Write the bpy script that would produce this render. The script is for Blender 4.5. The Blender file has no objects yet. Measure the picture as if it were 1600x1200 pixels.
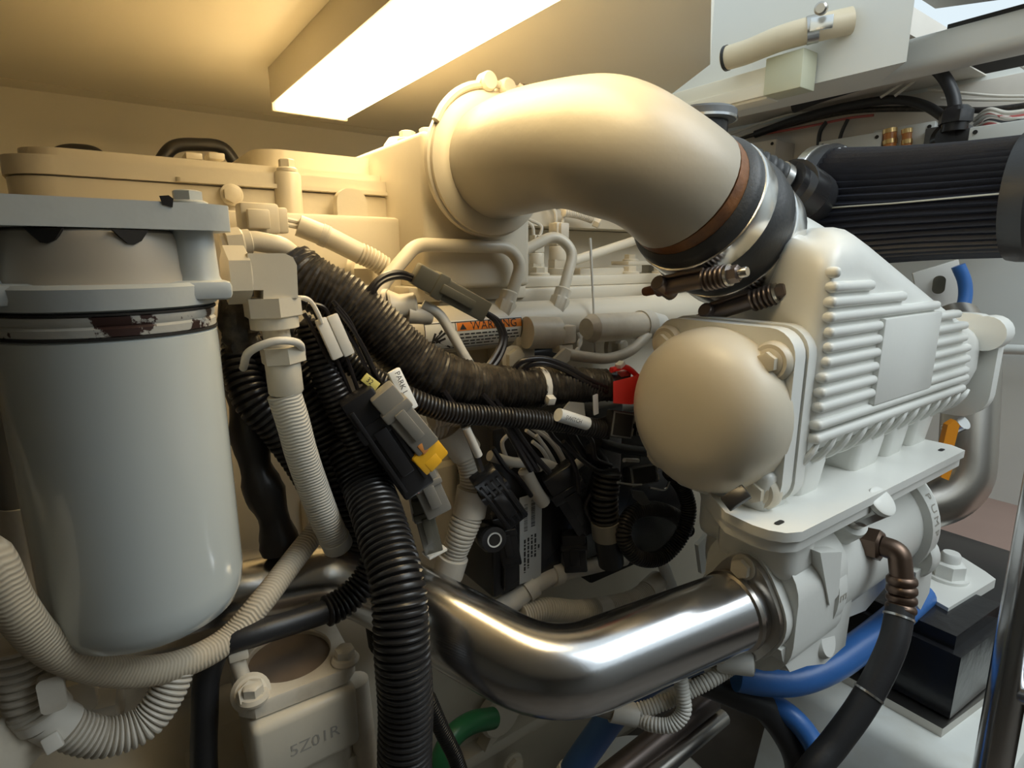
import bpy, bmesh, math, random
from mathutils import Vector, Matrix
random.seed(7)
V = Vector
PI = math.pi
sc = bpy.context.scene
C = sc.collection

# ------------------------------------------------------------------ camera
FPX = 892.0
YAW, PIT = math.radians(35.7), math.radians(12.3)
fh = V((math.sin(YAW), math.cos(YAW), 0))
fw = fh * math.cos(PIT) + V((0, 0, -math.sin(PIT)))
rt = V((math.cos(YAW), -math.sin(YAW), 0))
up = rt.cross(fw)
cam_d = bpy.data.cameras.new('camera')
cam_d.sensor_fit = 'HORIZONTAL'
cam_d.sensor_width = 36.0
cam_d.lens = 36.0 * FPX / 1600.0
cam_d.clip_start = 0.01
cam = bpy.data.objects.new('camera', cam_d)
C.objects.link(cam)
cam.matrix_world = Matrix(((rt.x, up.x, -fw.x, 0), (rt.y, up.y, -fw.y, 0), (rt.z, up.z, -fw.z, 0), (0, 0, 0, 1)))
sc.camera = cam

# ------------------------------------------------------------------ sky, hatch daylight, exposure
w = bpy.data.worlds.new('sky')
sc.world = w
w.use_nodes = True
bg = w.node_tree.nodes['Background']
bg.inputs[0].default_value = (0.80, 0.93, 1.0, 1)
bg.inputs[1].default_value = 1.05

def area_light(name, loc, target, sx, sy, energy, col):
    l = bpy.data.lights.new(name, 'AREA')
    l.shape = 'RECTANGLE'; l.size = sx; l.size_y = sy; l.energy = energy; l.color = col
    o = bpy.data.objects.new(name, l); C.objects.link(o)
    o.location = loc
    o.rotation_euler = (V(target) - V(loc)).to_track_quat('-Z', 'Y').to_euler()
    return o
area_light('hatch_daylight', (1.00, -0.55, 1.0), (0.80, 0.28, -0.25), 1.0, 0.8, 14.0, (0.90, 0.97, 1.0))
sc.view_settings.view_transform = 'Standard'
sc.view_settings.look = 'None'
sc.view_settings.gamma = 1.0
sc.view_settings.use_curve_mapping = False
sc.view_settings.exposure = -0.12

# ------------------------------------------------------------------ measuring helpers: a sight line met with a plane of the room
def ray(x, y): return fw + rt * ((x - 800) / FPX) + up * ((600 - y) / FPX)
def PD(x, y, d): return ray(x, y) * d
def PX(x, y, X): r = ray(x, y); return r * (X / r.x)
def PY(x, y, Y): r = ray(x, y); return r * (Y / r.y)
def PZ(x, y, Z): r = ray(x, y); return r * (Z / r.z)
def PYs(Y, *pp): return [PY(a, b, Y) for a, b in pp]
def PDs(*pp): return [PD(a, b, d) for a, b, d in pp]

# ------------------------------------------------------------------ materials
M = {}
def _nodes(name):
    m = bpy.data.materials.new(name); m.use_nodes = True
    nt = m.node_tree
    return m, nt, nt.nodes['Principled BSDF']
def mat(name, col, rough=0.5, metal=0.0, var=0.06, vscale=14.0, bump=0.0, bscale=250.0, coat=0.0, chips=None, dirt=None, ior=None):
    """painted or plain surface: slight colour drift, fine relief, optional chips (threshold, scale, colour) and dirt (amount, scale, colour)"""
    m, nt, b = _nodes(name)
    L = nt.links
    tc = nt.nodes.new('ShaderNodeTexCoord')
    nz = nt.nodes.new('ShaderNodeTexNoise'); nz.inputs['Scale'].default_value = vscale; nz.inputs['Detail'].default_value = 4
    L.new(tc.outputs['Object'], nz.inputs['Vector'])
    mx = nt.nodes.new('ShaderNodeMix'); mx.data_type = 'RGBA'
    c1 = [max(0, c * (1 - var)) for c in col]; c2 = [min(1, c * (1 + var)) for c in col]
    mx.inputs[6].default_value = (*c1, 1); mx.inputs[7].default_value = (*c2, 1)
    L.new(nz.outputs['Fac'], mx.inputs[0])
    out = mx.outputs[2]
    for spec in (dirt, chips):
        if not spec: continue
        amt, scale, dc = spec
        n2 = nt.nodes.new('ShaderNodeTexNoise'); n2.inputs['Scale'].default_value = scale; n2.inputs['Detail'].default_value = 6
        n2.inputs['Roughness'].default_value = 0.6
        L.new(tc.outputs['Object'], n2.inputs['Vector'])
        rp = nt.nodes.new('ShaderNodeValToRGB')
        e = rp.color_ramp.elements
        if spec is chips:
            e[0].position = amt; e[1].position = amt + 0.015
            e[0].color = (0, 0, 0, 1); e[1].color = (1, 1, 1, 1)
        else:
            e[0].position = 0.45; e[1].position = 0.75
            e[0].color = (0, 0, 0, 1); e[1].color = (amt, amt, amt, 1)
        L.new(n2.outputs['Fac'], rp.inputs[0])
        m2 = nt.nodes.new('ShaderNodeMix'); m2.data_type = 'RGBA'
        L.new(rp.outputs[0], m2.inputs[0]); L.new(out, m2.inputs[6]); m2.inputs[7].default_value = (*dc, 1)
        out = m2.outputs[2]
    L.new(out, b.inputs['Base Color'])
    b.inputs['Roughness'].default_value = rough
    b.inputs['Metallic'].default_value = metal
    b.inputs['Coat Weight'].default_value = coat
    if bump:
        bn = nt.nodes.new('ShaderNodeTexNoise'); bn.inputs['Scale'].default_value = bscale; bn.inputs['Detail'].default_value = 3
        L.new(tc.outputs['Object'], bn.inputs['Vector'])
        bp = nt.nodes.new('ShaderNodeBump'); bp.inputs['Strength'].default_value = bump; bp.inputs['Distance'].default_value = 0.001
        L.new(bn.outputs['Fac'], bp.inputs['Height']); L.new(bp.outputs[0], b.inputs['Normal'])
    M[name] = m
    return m
def braid(name, col, dark):
    """woven hose sheath: chevron relief from the hose's own length / girth coordinates"""
    m, nt, b = _nodes(name); L = nt.links
    uv = nt.nodes.new('ShaderNodeUVMap')
    sp = nt.nodes.new('ShaderNodeSeparateXYZ'); L.new(uv.outputs[0], sp.inputs[0])
    def math_(op, a, c):
        n = nt.nodes.new('ShaderNodeMath'); n.operation = op
        for i, v in enumerate((a, c)):
            if isinstance(v, (int, float)): n.inputs[i].default_value = v
            elif v is not None: L.new(v, n.inputs[i])
        return n.outputs[0]
    u = math_('MULTIPLY', sp.outputs[0], 2600.0)
    v = math_('MULTIPLY', sp.outputs[1], 2 * PI * 4)
    tri = math_('PINGPONG', v, PI)
    s = math_('SINE', math_('ADD', u, math_('MULTIPLY', tri, 1.0)), None)
    h = math_('MULTIPLY_ADD', s, 0.5); nt.nodes[-1].inputs[2].default_value = 0.5
    mx = nt.nodes.new('ShaderNodeMix'); mx.data_type = 'RGBA'
    mx.inputs[6].default_value = (*dark, 1); mx.inputs[7].default_value = (*col, 1)
    L.new(h, mx.inputs[0]); L.new(mx.outputs[2], b.inputs['Base Color'])
    bp = nt.nodes.new('ShaderNodeBump'); bp.inputs['Strength'].default_value = 0.6; bp.inputs['Distance'].default_value = 0.0008
    L.new(h, bp.inputs['Height']); L.new(bp.outputs[0], b.inputs['Normal'])
    b.inputs['Roughness'].default_value = 0.6
    M[name] = m
def emit(name, col, s, base=(0.8, 0.8, 0.8)):
    m, nt, b = _nodes(name)
    b.inputs['Base Color'].default_value = (*base, 1)
    b.inputs['Emission Color'].default_value = (*col, 1); b.inputs['Emission Strength'].default_value = s
    M[name] = m

WH_LAMPLIT = (0.69, 0.625, 0.50)  # lamp's warm yellow mixed into the neutral off-white engine paint
mat('paint_lamplit', WH_LAMPLIT, 0.36, var=0.05, bump=0.10, bscale=180, dirt=(0.25, 9, (0.52, 0.46, 0.36)))
mat('paint_clean', (0.80, 0.80, 0.755), 0.33, var=0.03, bump=0.10, bscale=160, chips=(0.755, 60, (0.10, 0.08, 0.07)))
mat('paint_worn', (0.70, 0.63, 0.51), 0.42, var=0.08, bump=0.3, bscale=90, dirt=(0.55, 22, (0.36, 0.29, 0.20)))
mat('elbow_paint', (0.42, 0.385, 0.315), 0.36, var=0.06, vscale=9, bump=0.35, bscale=70)  # darkened to offset the lamp's strong light on the elbow
mat('gelcoat', (0.92, 0.86, 0.72), 0.32, var=0.04, vscale=5)
mat('gelcoat_white', (0.76, 0.75, 0.70), 0.35, var=0.04, vscale=6, bump=0.05)
mat('wall_dark', (0.22, 0.215, 0.20), 0.7, var=0.1, bump=0.3, bscale=40)  # unseen walls kept dark to cut light bounced onto the left side
mat('wall_white', (0.74, 0.76, 0.73), 0.45, var=0.03, bump=0.08, bscale=60)
mat('wall_cream', (0.74, 0.69, 0.61), 0.5, var=0.05, bump=0.1, bscale=60, dirt=(0.3, 4, (0.45, 0.36, 0.26)))
mat('bed_white', (0.78, 0.80, 0.76), 0.4, var=0.05, bump=0.35, bscale=35, dirt=(0.45, 12, (0.55, 0.52, 0.42)))
mat('bilge', (0.13, 0.11, 0.09), 0.6, var=0.35, vscale=6, dirt=(0.6, 5, (0.25, 0.22, 0.19)))
mat('sole', (0.36, 0.25, 0.21), 0.55, var=0.12, vscale=8, bump=0.1)
mat('can', (0.62, 0.655, 0.63), 0.12, var=0.02, coat=0.3)
mat('head_grey', (0.58, 0.605, 0.59), 0.38, var=0.08, vscale=30, bump=0.5, bscale=60, chips=(0.73, 40, (0.03, 0.02, 0.018)))
mat('head_taupe', (0.52, 0.46, 0.37), 0.45, var=0.15, vscale=14)
mat('gasket', (0.55, 0.53, 0.47), 0.5, var=0.1, bump=0.4, bscale=90, chips=(0.50, 38, (0.045, 0.018, 0.013)))
mat('rust', (0.16, 0.055, 0.02), 0.6, var=0.5, vscale=60, bump=0.5, bscale=200)
mat('rust_orange', (0.22, 0.085, 0.022), 0.5, var=0.5, vscale=45, bump=0.8, bscale=120, dirt=(0.9, 32, (0.05, 0.018, 0.012)))
mat('dark_hole', (0.02, 0.017, 0.015), 0.7)
mat('brown_inner', (0.20, 0.15, 0.11), 0.4, var=0.4, vscale=40)
mat('steel', (0.66, 0.66, 0.67), 0.20, 1.0, var=0.05, vscale=30, bump=0.03, bscale=300)
mat('steel_dull', (0.50, 0.47, 0.43), 0.30, 1.0, var=0.12, vscale=20, bump=0.05)
mat('steel_bolt', (0.55, 0.54, 0.52), 0.30, 1.0, var=0.1)
mat('clamp_band', (0.74, 0.74, 0.73), 0.24, 1.0, var=0.03)
mat('bronze_dark', (0.17, 0.115, 0.085), 0.34, 0.85, var=0.2, vscale=50)
mat('tbolt_dark', (0.19, 0.155, 0.14), 0.36, 0.8, var=0.2, vscale=40)
mat('rubber', (0.022, 0.022, 0.024), 0.42, var=0.2, vscale=40, bump=0.15)
mat('rubber_gloss', (0.016, 0.016, 0.018), 0.24, var=0.2, vscale=40, bump=0.5, bscale=60)
mat('silicone', (0.030, 0.031, 0.033), 0.46, var=0.15, bump=0.25, bscale=350)
mat('loom', (0.022, 0.020, 0.019), 0.34, var=0.2, vscale=60)
mat('loom_dusty', (0.028, 0.024, 0.021), 0.38, var=0.4, vscale=120, bump=0.5, bscale=300, dirt=(0.45, 140, (0.16, 0.13, 0.095)))
mat('tape', (0.028, 0.025, 0.023), 0.38, var=0.25, vscale=60, bump=0.35, bscale=60)
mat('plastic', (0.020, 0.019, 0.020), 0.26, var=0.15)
mat('plastic_grey', (0.15, 0.155, 0.16), 0.4, var=0.1)
mat('plastic_olive', (0.115, 0.105, 0.075), 0.42, var=0.12)
mat('plastic_taupe', (0.24, 0.22, 0.185), 0.42, var=0.1)
mat('conduit', (0.66, 0.61, 0.52), 0.48, var=0.08, bump=0.1, dirt=(0.5, 20, (0.40, 0.33, 0.24)))
mat('conduit_pale', (0.70, 0.68, 0.62), 0.45, var=0.05)
mat('nylon', (0.72, 0.68, 0.60), 0.42, var=0.06)
mat('wire_white', (0.70, 0.66, 0.58), 0.4)
mat('wire_black', (0.016, 0.013, 0.013), 0.28)
mat('wire_pink', (0.65, 0.30, 0.24), 0.4)
mat('red_plastic', (0.80, 0.045, 0.04), 0.35, var=0.1)
mat('red_dark', (0.45, 0.10, 0.09), 0.45, var=0.15)
mat('yellow_plastic', (0.86, 0.44, 0.02), 0.38, var=0.05)
mat('orange_plastic', (0.88, 0.32, 0.02), 0.42, var=0.08)
mat('blue_hose', (0.045, 0.17, 0.50), 0.34, var=0.15, vscale=30, bump=0.15)
mat('blue_dark', (0.03, 0.075, 0.20), 0.36, var=0.2, vscale=30)
mat('green_hose', (0.025, 0.16, 0.06), 0.36, var=0.2, vscale=30)
mat('label', (0.80, 0.80, 0.77), 0.45, var=0.03)
mat('label_silver', (0.62, 0.62, 0.60), 0.4, var=0.03)
mat('ink', (0.03, 0.028, 0.027), 0.5)
mat('label_orange', (0.85, 0.25, 0.03), 0.45)
mat('label_yellow', (0.72, 0.62, 0.18), 0.45)
mat('filter_cloth', (0.026, 0.028, 0.040), 0.5, var=0.2, vscale=70, bump=0.3, bscale=500)
mat('gauze_wire', (0.50, 0.47, 0.38), 0.4, 0.6)
mat('box_green', (0.62, 0.62, 0.46), 0.4, var=0.03)
mat('hose_tan', (0.72, 0.61, 0.43), 0.35, var=0.05, vscale=40, bump=0.08)
mat('brass', (0.70, 0.48, 0.20), 0.3, 0.9)
mat('amber', (0.62, 0.24, 0.06), 0.3, var=0.1)
mat('gap_dark', (0.045, 0.043, 0.042), 0.75, var=0.2)
mat('lamp_housing', (0.74, 0.68, 0.55), 0.4, var=0.03)
mat('stone', (0.40, 0.37, 0.32), 0.6, var=0.15)
braid('braid', (0.70, 0.66, 0.57), (0.56, 0.52, 0.44))
braid('braid_tan', (0.66, 0.57, 0.43), (0.52, 0.43, 0.31))
emit('lamp_lens', (1.0, 0.77, 0.42), 12.0, (0.9, 0.8, 0.6))

# ------------------------------------------------------------------ geometry builders (verts, faces, uvs)
def fr(o, z=(0, 0, 1), x=None):
    z = V(z).normalized()
    x = V(x) if x is not None else (V((1, 0, 0)) if abs(z.x) < 0.9 else V((0, 1, 0)))
    y = z.cross(x)
    if y.length < 1e-6: y = z.cross(V((0.3, 0.5, 0.8)))
    y.normalize(); x = y.cross(z)
    return Matrix(((x.x, y.x, z.x, o[0]), (x.y, y.y, z.y, o[1]), (x.z, y.z, z.z, o[2]), (0, 0, 0, 1)))
def from_bm(bm):
    bm.verts.index_update()
    g = ([v.co.copy() for v in bm.verts], [[v.index for v in f.verts] for f in bm.faces], None)
    bm.free()
    return g
def bev(bm, b, seg=2, ang=0.5):
    if b <= 0: return
    es = [e for e in bm.edges if len(e.link_faces) == 2 and e.calc_face_angle(0) > ang]
    bmesh.ops.bevel(bm, geom=es, offset=b, segments=seg, profile=0.5, affect='EDGES', clamp_overlap=True)
def rbox(sx, sy, sz, b=0.0, seg=2, taper=1.0):
    bm = bmesh.new()
    bmesh.ops.create_cube(bm, size=1.0)
    for v in bm.verts:
        k = taper if v.co.z > 0 else 1.0
        v.co = V((v.co.x * sx * k, v.co.y * sy * k, v.co.z * sz))
    bev(bm, b, seg)
    return from_bm(bm)
def abox(x0, x1, y0, y1, z0, z1, b=0.0, seg=2):
    g = rbox(abs(x1 - x0), abs(y1 - y0), abs(z1 - z0), b, seg)
    c = V(((x0 + x1) / 2, (y0 + y1) / 2, (z0 + z1) / 2))
    return ([v + c for v in g[0]], g[1], None)
def prism(poly, h, b=0.0, seg=2, z0=0.0):
    bm = bmesh.new()
    a = sum(poly[i][0] * poly[(i + 1) % len(poly)][1] - poly[(i + 1) % len(poly)][0] * poly[i][1] for i in range(len(poly)))
    if a < 0: poly = poly[::-1]
    lo = [bm.verts.new((p[0], p[1], z0)) for p in poly]
    hi = [bm.verts.new((p[0], p[1], z0 + h)) for p in poly]
    n = len(poly)
    bm.faces.new(lo[::-1]); bm.faces.new(hi)
    for i in range(n): bm.faces.new((lo[i], lo[(i + 1) % n], hi[(i + 1) % n], hi[i]))
    bev(bm, b, seg, 0.6)
    return from_bm(bm)
def rrect(sx, sy, r, n=5, cx=0, cy=0):
    p = []
    for qx, qy, a0 in ((1, 1, 0), (-1, 1, PI / 2), (-1, -1, PI), (1, -1, 1.5 * PI)):
        for i in range(n + 1):
            a = a0 + PI / 2 * i / n
            p.append((cx + qx * (sx / 2 - r) + r * math.cos(a), cy + qy * (sy / 2 - r) + r * math.sin(a)))
    return p
def circ(r, n=24, cx=0, cy=0, a0=0): return [(cx + r * math.cos(a0 + 2 * PI * i / n), cy + r * math.sin(a0 + 2 * PI * i / n)) for i in range(n)]
def hexr(a): return 1.0 / math.cos(((a + PI / 6) % (PI / 3)) - PI / 6)
def rings(prof, n=24):
    """turned body along z: prof = (radius, z[, 'h' for hexagonal])"""
    vs, fs = [], []
    for p in prof:
        for i in range(n):
            a = 2 * PI * i / n
            r = p[0] * (hexr(a) if len(p) > 2 else 1.0)
            vs.append(V((r * math.cos(a), r * math.sin(a), p[1])))
    for k in range(len(prof) - 1):
        for i in range(n):
            j = (i + 1) % n
            fs.append([k * n + i, k * n + j, (k + 1) * n + j, (k + 1) * n + i])
    fs.append(list(range(n))[::-1]); m = len(prof) - 1
    fs.append([m * n + i for i in range(n)])
    return (vs, fs, None)
def pipe_ring(r0, r1, h, n=32, b=0.0):
    """flat open ring (washer) along z"""
    vs, fs = [], []
    for r, z in ((r0, 0), (r1, 0), (r1, h), (r0, h)):
        for i in range(n):
            a = 2 * PI * i / n; vs.append(V((r * math.cos(a), r * math.sin(a), z)))
    for k in range(4):
        for i in range(n):
            j = (i + 1) % n; k2 = (k + 1) % 4
            fs.append([k * n + i, k * n + j, k2 * n + j, k2 * n + i])
    return (vs, fs, None)
def cr(pts, k=10):
    pts = [V(p) for p in pts]
    if len(pts) < 3: return [pts[0].lerp(pts[-1], i / k) for i in range(k + 1)]
    P = [pts[0] * 2 - pts[1]] + pts + [pts[-1] * 2 - pts[-2]]
    out = []
    for i in range(1, len(P) - 2):
        p0, p1, p2, p3 = P[i - 1:i + 3]
        t0 = 0; t1 = t0 + max(1e-6, (p1 - p0).length) ** .5; t2 = t1 + max(1e-6, (p2 - p1).length) ** .5; t3 = t2 + max(1e-6, (p3 - p2).length) ** .5
        for j in range(k):
            t = t1 + (t2 - t1) * j / k
            a1 = p0 * ((t1 - t) / (t1 - t0)) + p1 * ((t - t0) / (t1 - t0))
            a2 = p1 * ((t2 - t) / (t2 - t1)) + p2 * ((t - t1) / (t2 - t1))
            a3 = p2 * ((t3 - t) / (t3 - t2)) + p3 * ((t - t2) / (t3 - t2))
            b1 = a1 * ((t2 - t) / (t2 - t0)) + a2 * ((t - t0) / (t2 - t0))
            b2 = a2 * ((t3 - t) / (t3 - t1)) + a3 * ((t - t1) / (t3 - t1))
            out.append(b1 * ((t2 - t) / (t2 - t1)) + b2 * ((t - t1) / (t2 - t1)))
    out.append(pts[-1])
    return out
def fillet(pts, R, k=8):
    pts = [V(p) for p in pts]
    out = [pts[0]]
    for i in range(1, len(pts) - 1):
        a, b, c = pts[i - 1], pts[i], pts[i + 1]
        u = (a - b); v = (c - b)
        ang = u.angle(v)
        t = min(R / max(1e-4, math.tan(ang / 2)), u.length * .49, v.length * .49)
        p, q = b + u.normalized() * t, b + v.normalized() * t
        for j in range(k + 1):
            s = j / k
            out.append(p * (1 - s) ** 2 + b * (2 * s * (1 - s)) + q * s * s)
    out.append(pts[-1])
    return out
def resample(path, step=None, n=None):
    path = [V(p) for p in path]
    L = [0]
    for a, b in zip(path, path[1:]): L.append(L[-1] + (b - a).length)
    tot = L[-1]
    n = n or max(2, int(round(tot / step)))
    out, k = [], 0
    for i in range(n + 1):
        s = tot * i / n
        while k < len(L) - 2 and L[k + 1] < s: k += 1
        d = L[k + 1] - L[k]
        out.append(path[k].lerp(path[k + 1], (s - L[k]) / d if d > 1e-9 else 0))
    return out
def plen(path): path = [V(p) for p in path]; return sum((b - a).length for a, b in zip(path, path[1:]))
def sub(path, f0, width):
    """short piece of a path around fraction f0"""
    L = plen(path); r = resample(path, n=400)
    a = max(0, int((f0 - width / L / 2) * 400)); b = min(400, int(math.ceil((f0 + width / L / 2) * 400)))
    if b - a < 2: b = min(400, a + 2); a = b - 2
    seg = r[a:b + 1]
    c = seg[len(seg) // 2]; d = (seg[-1] - seg[0]).normalized()
    return [c - d * width / 2, c, c + d * width / 2]
def sweep(path, rad, n=14, cap=True):
    """round body along a path; rad: number or list"""
    path = [V(p) for p in path]
    m = len(path)
    if not isinstance(rad, (list, tuple)): rad = [rad] * m
    tang = [(path[min(i + 1, m - 1)] - path[max(i - 1, 0)]).normalized() for i in range(m)]
    x = tang[0].cross(V((0.13, 0.2, 0.97)));
    if x.length < 1e-3: x = tang[0].cross(V((1, 0, 0)))
    x.normalize()
    vs, fs, uv = [], [], []
    s = 0.0
    rows = []
    for i in range(m):
        if i:
            s += (path[i] - path[i - 1]).length
            x = (x - tang[i] * x.dot(tang[i])).normalized()
        y = tang[i].cross(x)
        for j in range(n):
            a = 2 * PI * j / n
            vs.append(path[i] + (x * math.cos(a) + y * math.sin(a)) * rad[i])
        rows.append(s)
    for i in range(m - 1):
        for j in range(n):
            k = (j + 1) % n
            fs.append([i * n + j, i * n + k, (i + 1) * n + k, (i + 1) * n + j])
            uv.append([(rows[i], j / n), (rows[i], (j + 1) / n), (rows[i + 1], (j + 1) / n), (rows[i + 1], j / n)])
    if cap:
        fs.append(list(range(n))[::-1]); uv.append([(0, 0)] * n)
        fs.append([(m - 1) * n + j for j in range(n)]); uv.append([(0, 0)] * n)
    return (vs, fs, uv)
def corr(path, r, pitch, amp, n=16, rf=None):
    """corrugated hose: real ridges along the path"""
    k = max(4, int(plen(path) / pitch))
    p = resample(path, n=k * 4)
    prof = (0, .85, 1, .85)
    rad = []
    for i in range(len(p)):
        rr = r(i / (len(p) - 1)) if callable(r) else r
        rad.append(rr + amp * (prof[i % 4] - 0.5))
    return sweep(p, rad, n)
def rough_tube(path, r, step, amp, n=18, ripple=None, seed=1):
    rnd = random.Random(seed)
    p = resample(path, step=step)
    g = sweep(p, r if not callable(r) else [r(i / (len(p) - 1)) for i in range(len(p))], n)
    vs = g[0]
    for i in range(len(p)):
        k = (ripple if i % 2 else -ripple) if ripple else 0
        for j in range(n):
            v = vs[i * n + j]; d = (v - p[i]).normalized()
            vs[i * n + j] = v + d * (k + rnd.uniform(-amp, amp))
    return g
def xf(g, m): return ([m @ v for v in g[0]], g[1], g[2])
def loft(secs, cap=True):
    n = len(secs[0]); vs = [V(p) for s in secs for p in s]; fs = []
    for i in range(len(secs) - 1):
        for j in range(n):
            k = (j + 1) % n
            fs.append([i * n + j, i * n + k, (i + 1) * n + k, (i + 1) * n + j])
    if cap:
        fs.append(list(range(n))[::-1]); m = len(secs) - 1; fs.append([m * n + j for j in range(n)])
    return (vs, fs, None)

# ------------------------------------------------------------------ object makers
def mesh_of(name, g, mt, sm=38):
    me = bpy.data.meshes.new(name)
    me.from_pydata([tuple(v) for v in g[0]], [], g[1])
    if g[2]:
        ul = me.uv_layers.new(name='UVMap'); k = 0
        for f in g[2]:
            for c in f:
                ul.data[k].uv = c; k += 1
    bm = bmesh.new(); bm.from_mesh(me); bmesh.ops.recalc_face_normals(bm, faces=bm.faces[:]); bm.to_mesh(me); bm.free()
    me.materials.append(M[mt])
    if sm:
        me.polygons.foreach_set('use_smooth', [True] * len(me.polygons))
        me.set_sharp_from_angle(angle=math.radians(sm))
    return me
def tag(o, label=None, cat=None, group=None, kind=None):
    if label: o['label'] = label
    if cat: o['category'] = cat
    if group: o['group'] = group
    if kind: o['kind'] = kind
    return o
def O(name, g, mt=None, par=None, m=None, sm=38, label=None, cat=None, group=None, kind=None):
    me = g if isinstance(g, bpy.types.Mesh) else mesh_of(name, g, mt, sm)
    o = bpy.data.objects.new(name, me); C.objects.link(o)
    if m is not None: o.matrix_world = m
    if par is not None:
        o.parent = par
        o.matrix_parent_inverse = par.matrix_world.inverted() if par.matrix_world else Matrix()
    return tag(o, label, cat, group, kind)
def T(name, label, cat, loc=(0, 0, 0), group=None):
    o = bpy.data.objects.new(name, None); C.objects.link(o)
    o.empty_display_size = 0.02
    o.matrix_world = Matrix.Translation(V(loc))
    return tag(o, label, cat, group)
def S(name, g, mt, par=None, m=None, sm=38): return O(name, g, mt, par, m, sm, kind=None if par else 'structure')
_cache = {}
def bolt(par, p, n, af=0.0065, h=0.006, mt='paint_lamplit', washer=True, name='bolt', x=None):
    """hexagon head on a round flange"""
    key = (round(af, 4), round(h, 4), mt, washer)
    if key not in _cache:
        pr = []
        if washer: pr += [(af * 1.45, 0), (af * 1.45, h * .22), (af * 1.2, h * .34)]
        else: pr += [(af, 0, 'h')]
        pr += [(af, h * .34, 'h'), (af, h * .92, 'h'), (af * .86, h)]
        _cache[key] = mesh_of('bolt', rings(pr), mt, 30)
    return O(name, _cache[key], par=par, m=fr(p, n, x))
def nut(par, a, b, af, mt='paint_lamplit', name='nut'):
    """hexagonal union nut from a to b with a round collar"""
    a, b = V(a), V(b); L = (b - a).length
    g = rings([(af * .8, -L * .12), (af * .82, 0), (af, 0.02 * L, 'h'), (af, L * .62, 'h'), (af * .95, L * .68), (af * .95, L * .96), (af * .8, L)])
    return O(name, g, mt, par, fr(a, b - a), 30)
def tie(par, path, f0, r, w=0.004, mt='nylon', head=None, name='cable_tie'):
    s = sub(path, f0, w)
    o = O(name, sweep(s, r, 18), mt, par)
    if head is not None:
        d = (s[-1] - s[0]).normalized(); h = V(head); h = (h - d * h.dot(d)).normalized()
        O('tie_head', rbox(w * 1.3, w * 1.2, w * 1.2, .0006), mt, o, fr(s[1] + h * (r + w * .4), h, d))
    return o
def text_geo(s, size):
    cu = bpy.data.curves.new('lettering', 'FONT'); cu.body = s; cu.size = size; cu.align_x = 'CENTER'; cu.align_y = 'CENTER'
    cu.resolution_u = 2
    o = bpy.data.objects.new('lettering', cu); C.objects.link(o)
    me = bpy.data.meshes.new_from_object(o)
    g = ([v.co.copy() for v in me.vertices], [list(p.vertices) for p in me.polygons], None)
    bpy.data.objects.remove(o); bpy.data.meshes.remove(me)
    return g
# ================================================================== THE SETTING
S('floor', abox(-1.2, 1.6, -1.4, 1.4, -1.0, -0.86), 'bilge')
# deck above the engine: a thick moulded panel whose edge turns round the hatch opening; unseen near part extended to block daylight
deck = [(-1.2, -1.38), (0.26, -1.38), (0.26, 0.19), (0.527, 0.397), (0.69, 0.515), (0.838, 0.768), (0.98, 1.35), (-1.2, 1.35)]
S('ceiling', prism(deck, 0.16, 0.02, 4, 0.25), 'gelcoat')
S('wall_back', abox(-1.2, 1.6, 1.18, 1.35, -0.95, 0.30, 0.0), 'gelcoat')
S('trim_1', xf(prism([(0, 0), (0.05, 0), (0, 0.05)], 2.6), fr((1.0, 1.18, 0.249), (-1, 0, 0), (0, -1, 0))), 'gelcoat')
S('wall_left', abox(-1.2, -1.1, -1.4, 1.3, -0.95, 0.5), 'wall_dark')
S('trim_2', abox(-0.32, -0.150, 0.90, 1.18, 0.0, 0.252, 0.03, 4), 'gelcoat')
S('wall_front', abox(-1.2, 1.6, -1.4, -1.3, -0.95, 0.5), 'wall_dark')
S('wall_right', abox(1.50, 1.6, -1.3, 1.25, -0.95, 0.43), 'wall_white')
S('trim_3', abox(1.04, 1.10, -1.3, 1.25, 0.278, 0.328, 0.016, 4), 'gelcoat_white')
S('ceiling_far', abox(1.10, 1.6, 0.46, 1.25, 0.36, 0.40), 'wall_cream')
S('trim_4', abox(1.492, 1.502, 0.1, 1.25, 0.06, 0.35), 'wall_cream')
S('floor_sole', abox(1.02, 1.52, -1.3, 1.25, -0.53, -0.50), 'sole')
# moulded soffit hanging under the deck beyond the hatch corner
S('ceiling_soffit', prism([(0.965, 0.392), (1.06, 0.475), (1.06, 1.3), (0.95, 1.3)], 0.30, 0.032, 5, 0.272), 'gelcoat_white')
S('ceiling_lip', xf(prism([(0.10, 0.0), (0.42, 0.055), (0.42, 0.075), (0.10, 0.012)], 0.14, 0.004), fr((0.97, 0.0, 0.325), (1, 0, 0), (0, 1, 0))), 'gelcoat_white')
S('trim_gap', abox(1.11, 1.30, 0.16, 0.40, 0.315, 0.352), 'gap_dark')  # dark box filling the gap behind the soffit end

# engine bed and bilge pieces
S('floor_bed', loft([[(x * 1.0 + dx, y - dy, z) for x, y, dx, dy in ((0.70, 0.10, sx, sy), (1.06, 0.10, 0, sy), (1.06, 0.33, 0, 0), (0.68, 0.33, sx, 0))] for z, sx, sy in
    ((-0.545, 0.012, -0.010), (-0.548, 0.003, -0.003), (-0.556, -0.006, 0.002), (-0.62, -0.028, 0.016), (-0.905, -0.11, 0.08))]), 'bed_white', sm=30)

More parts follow.
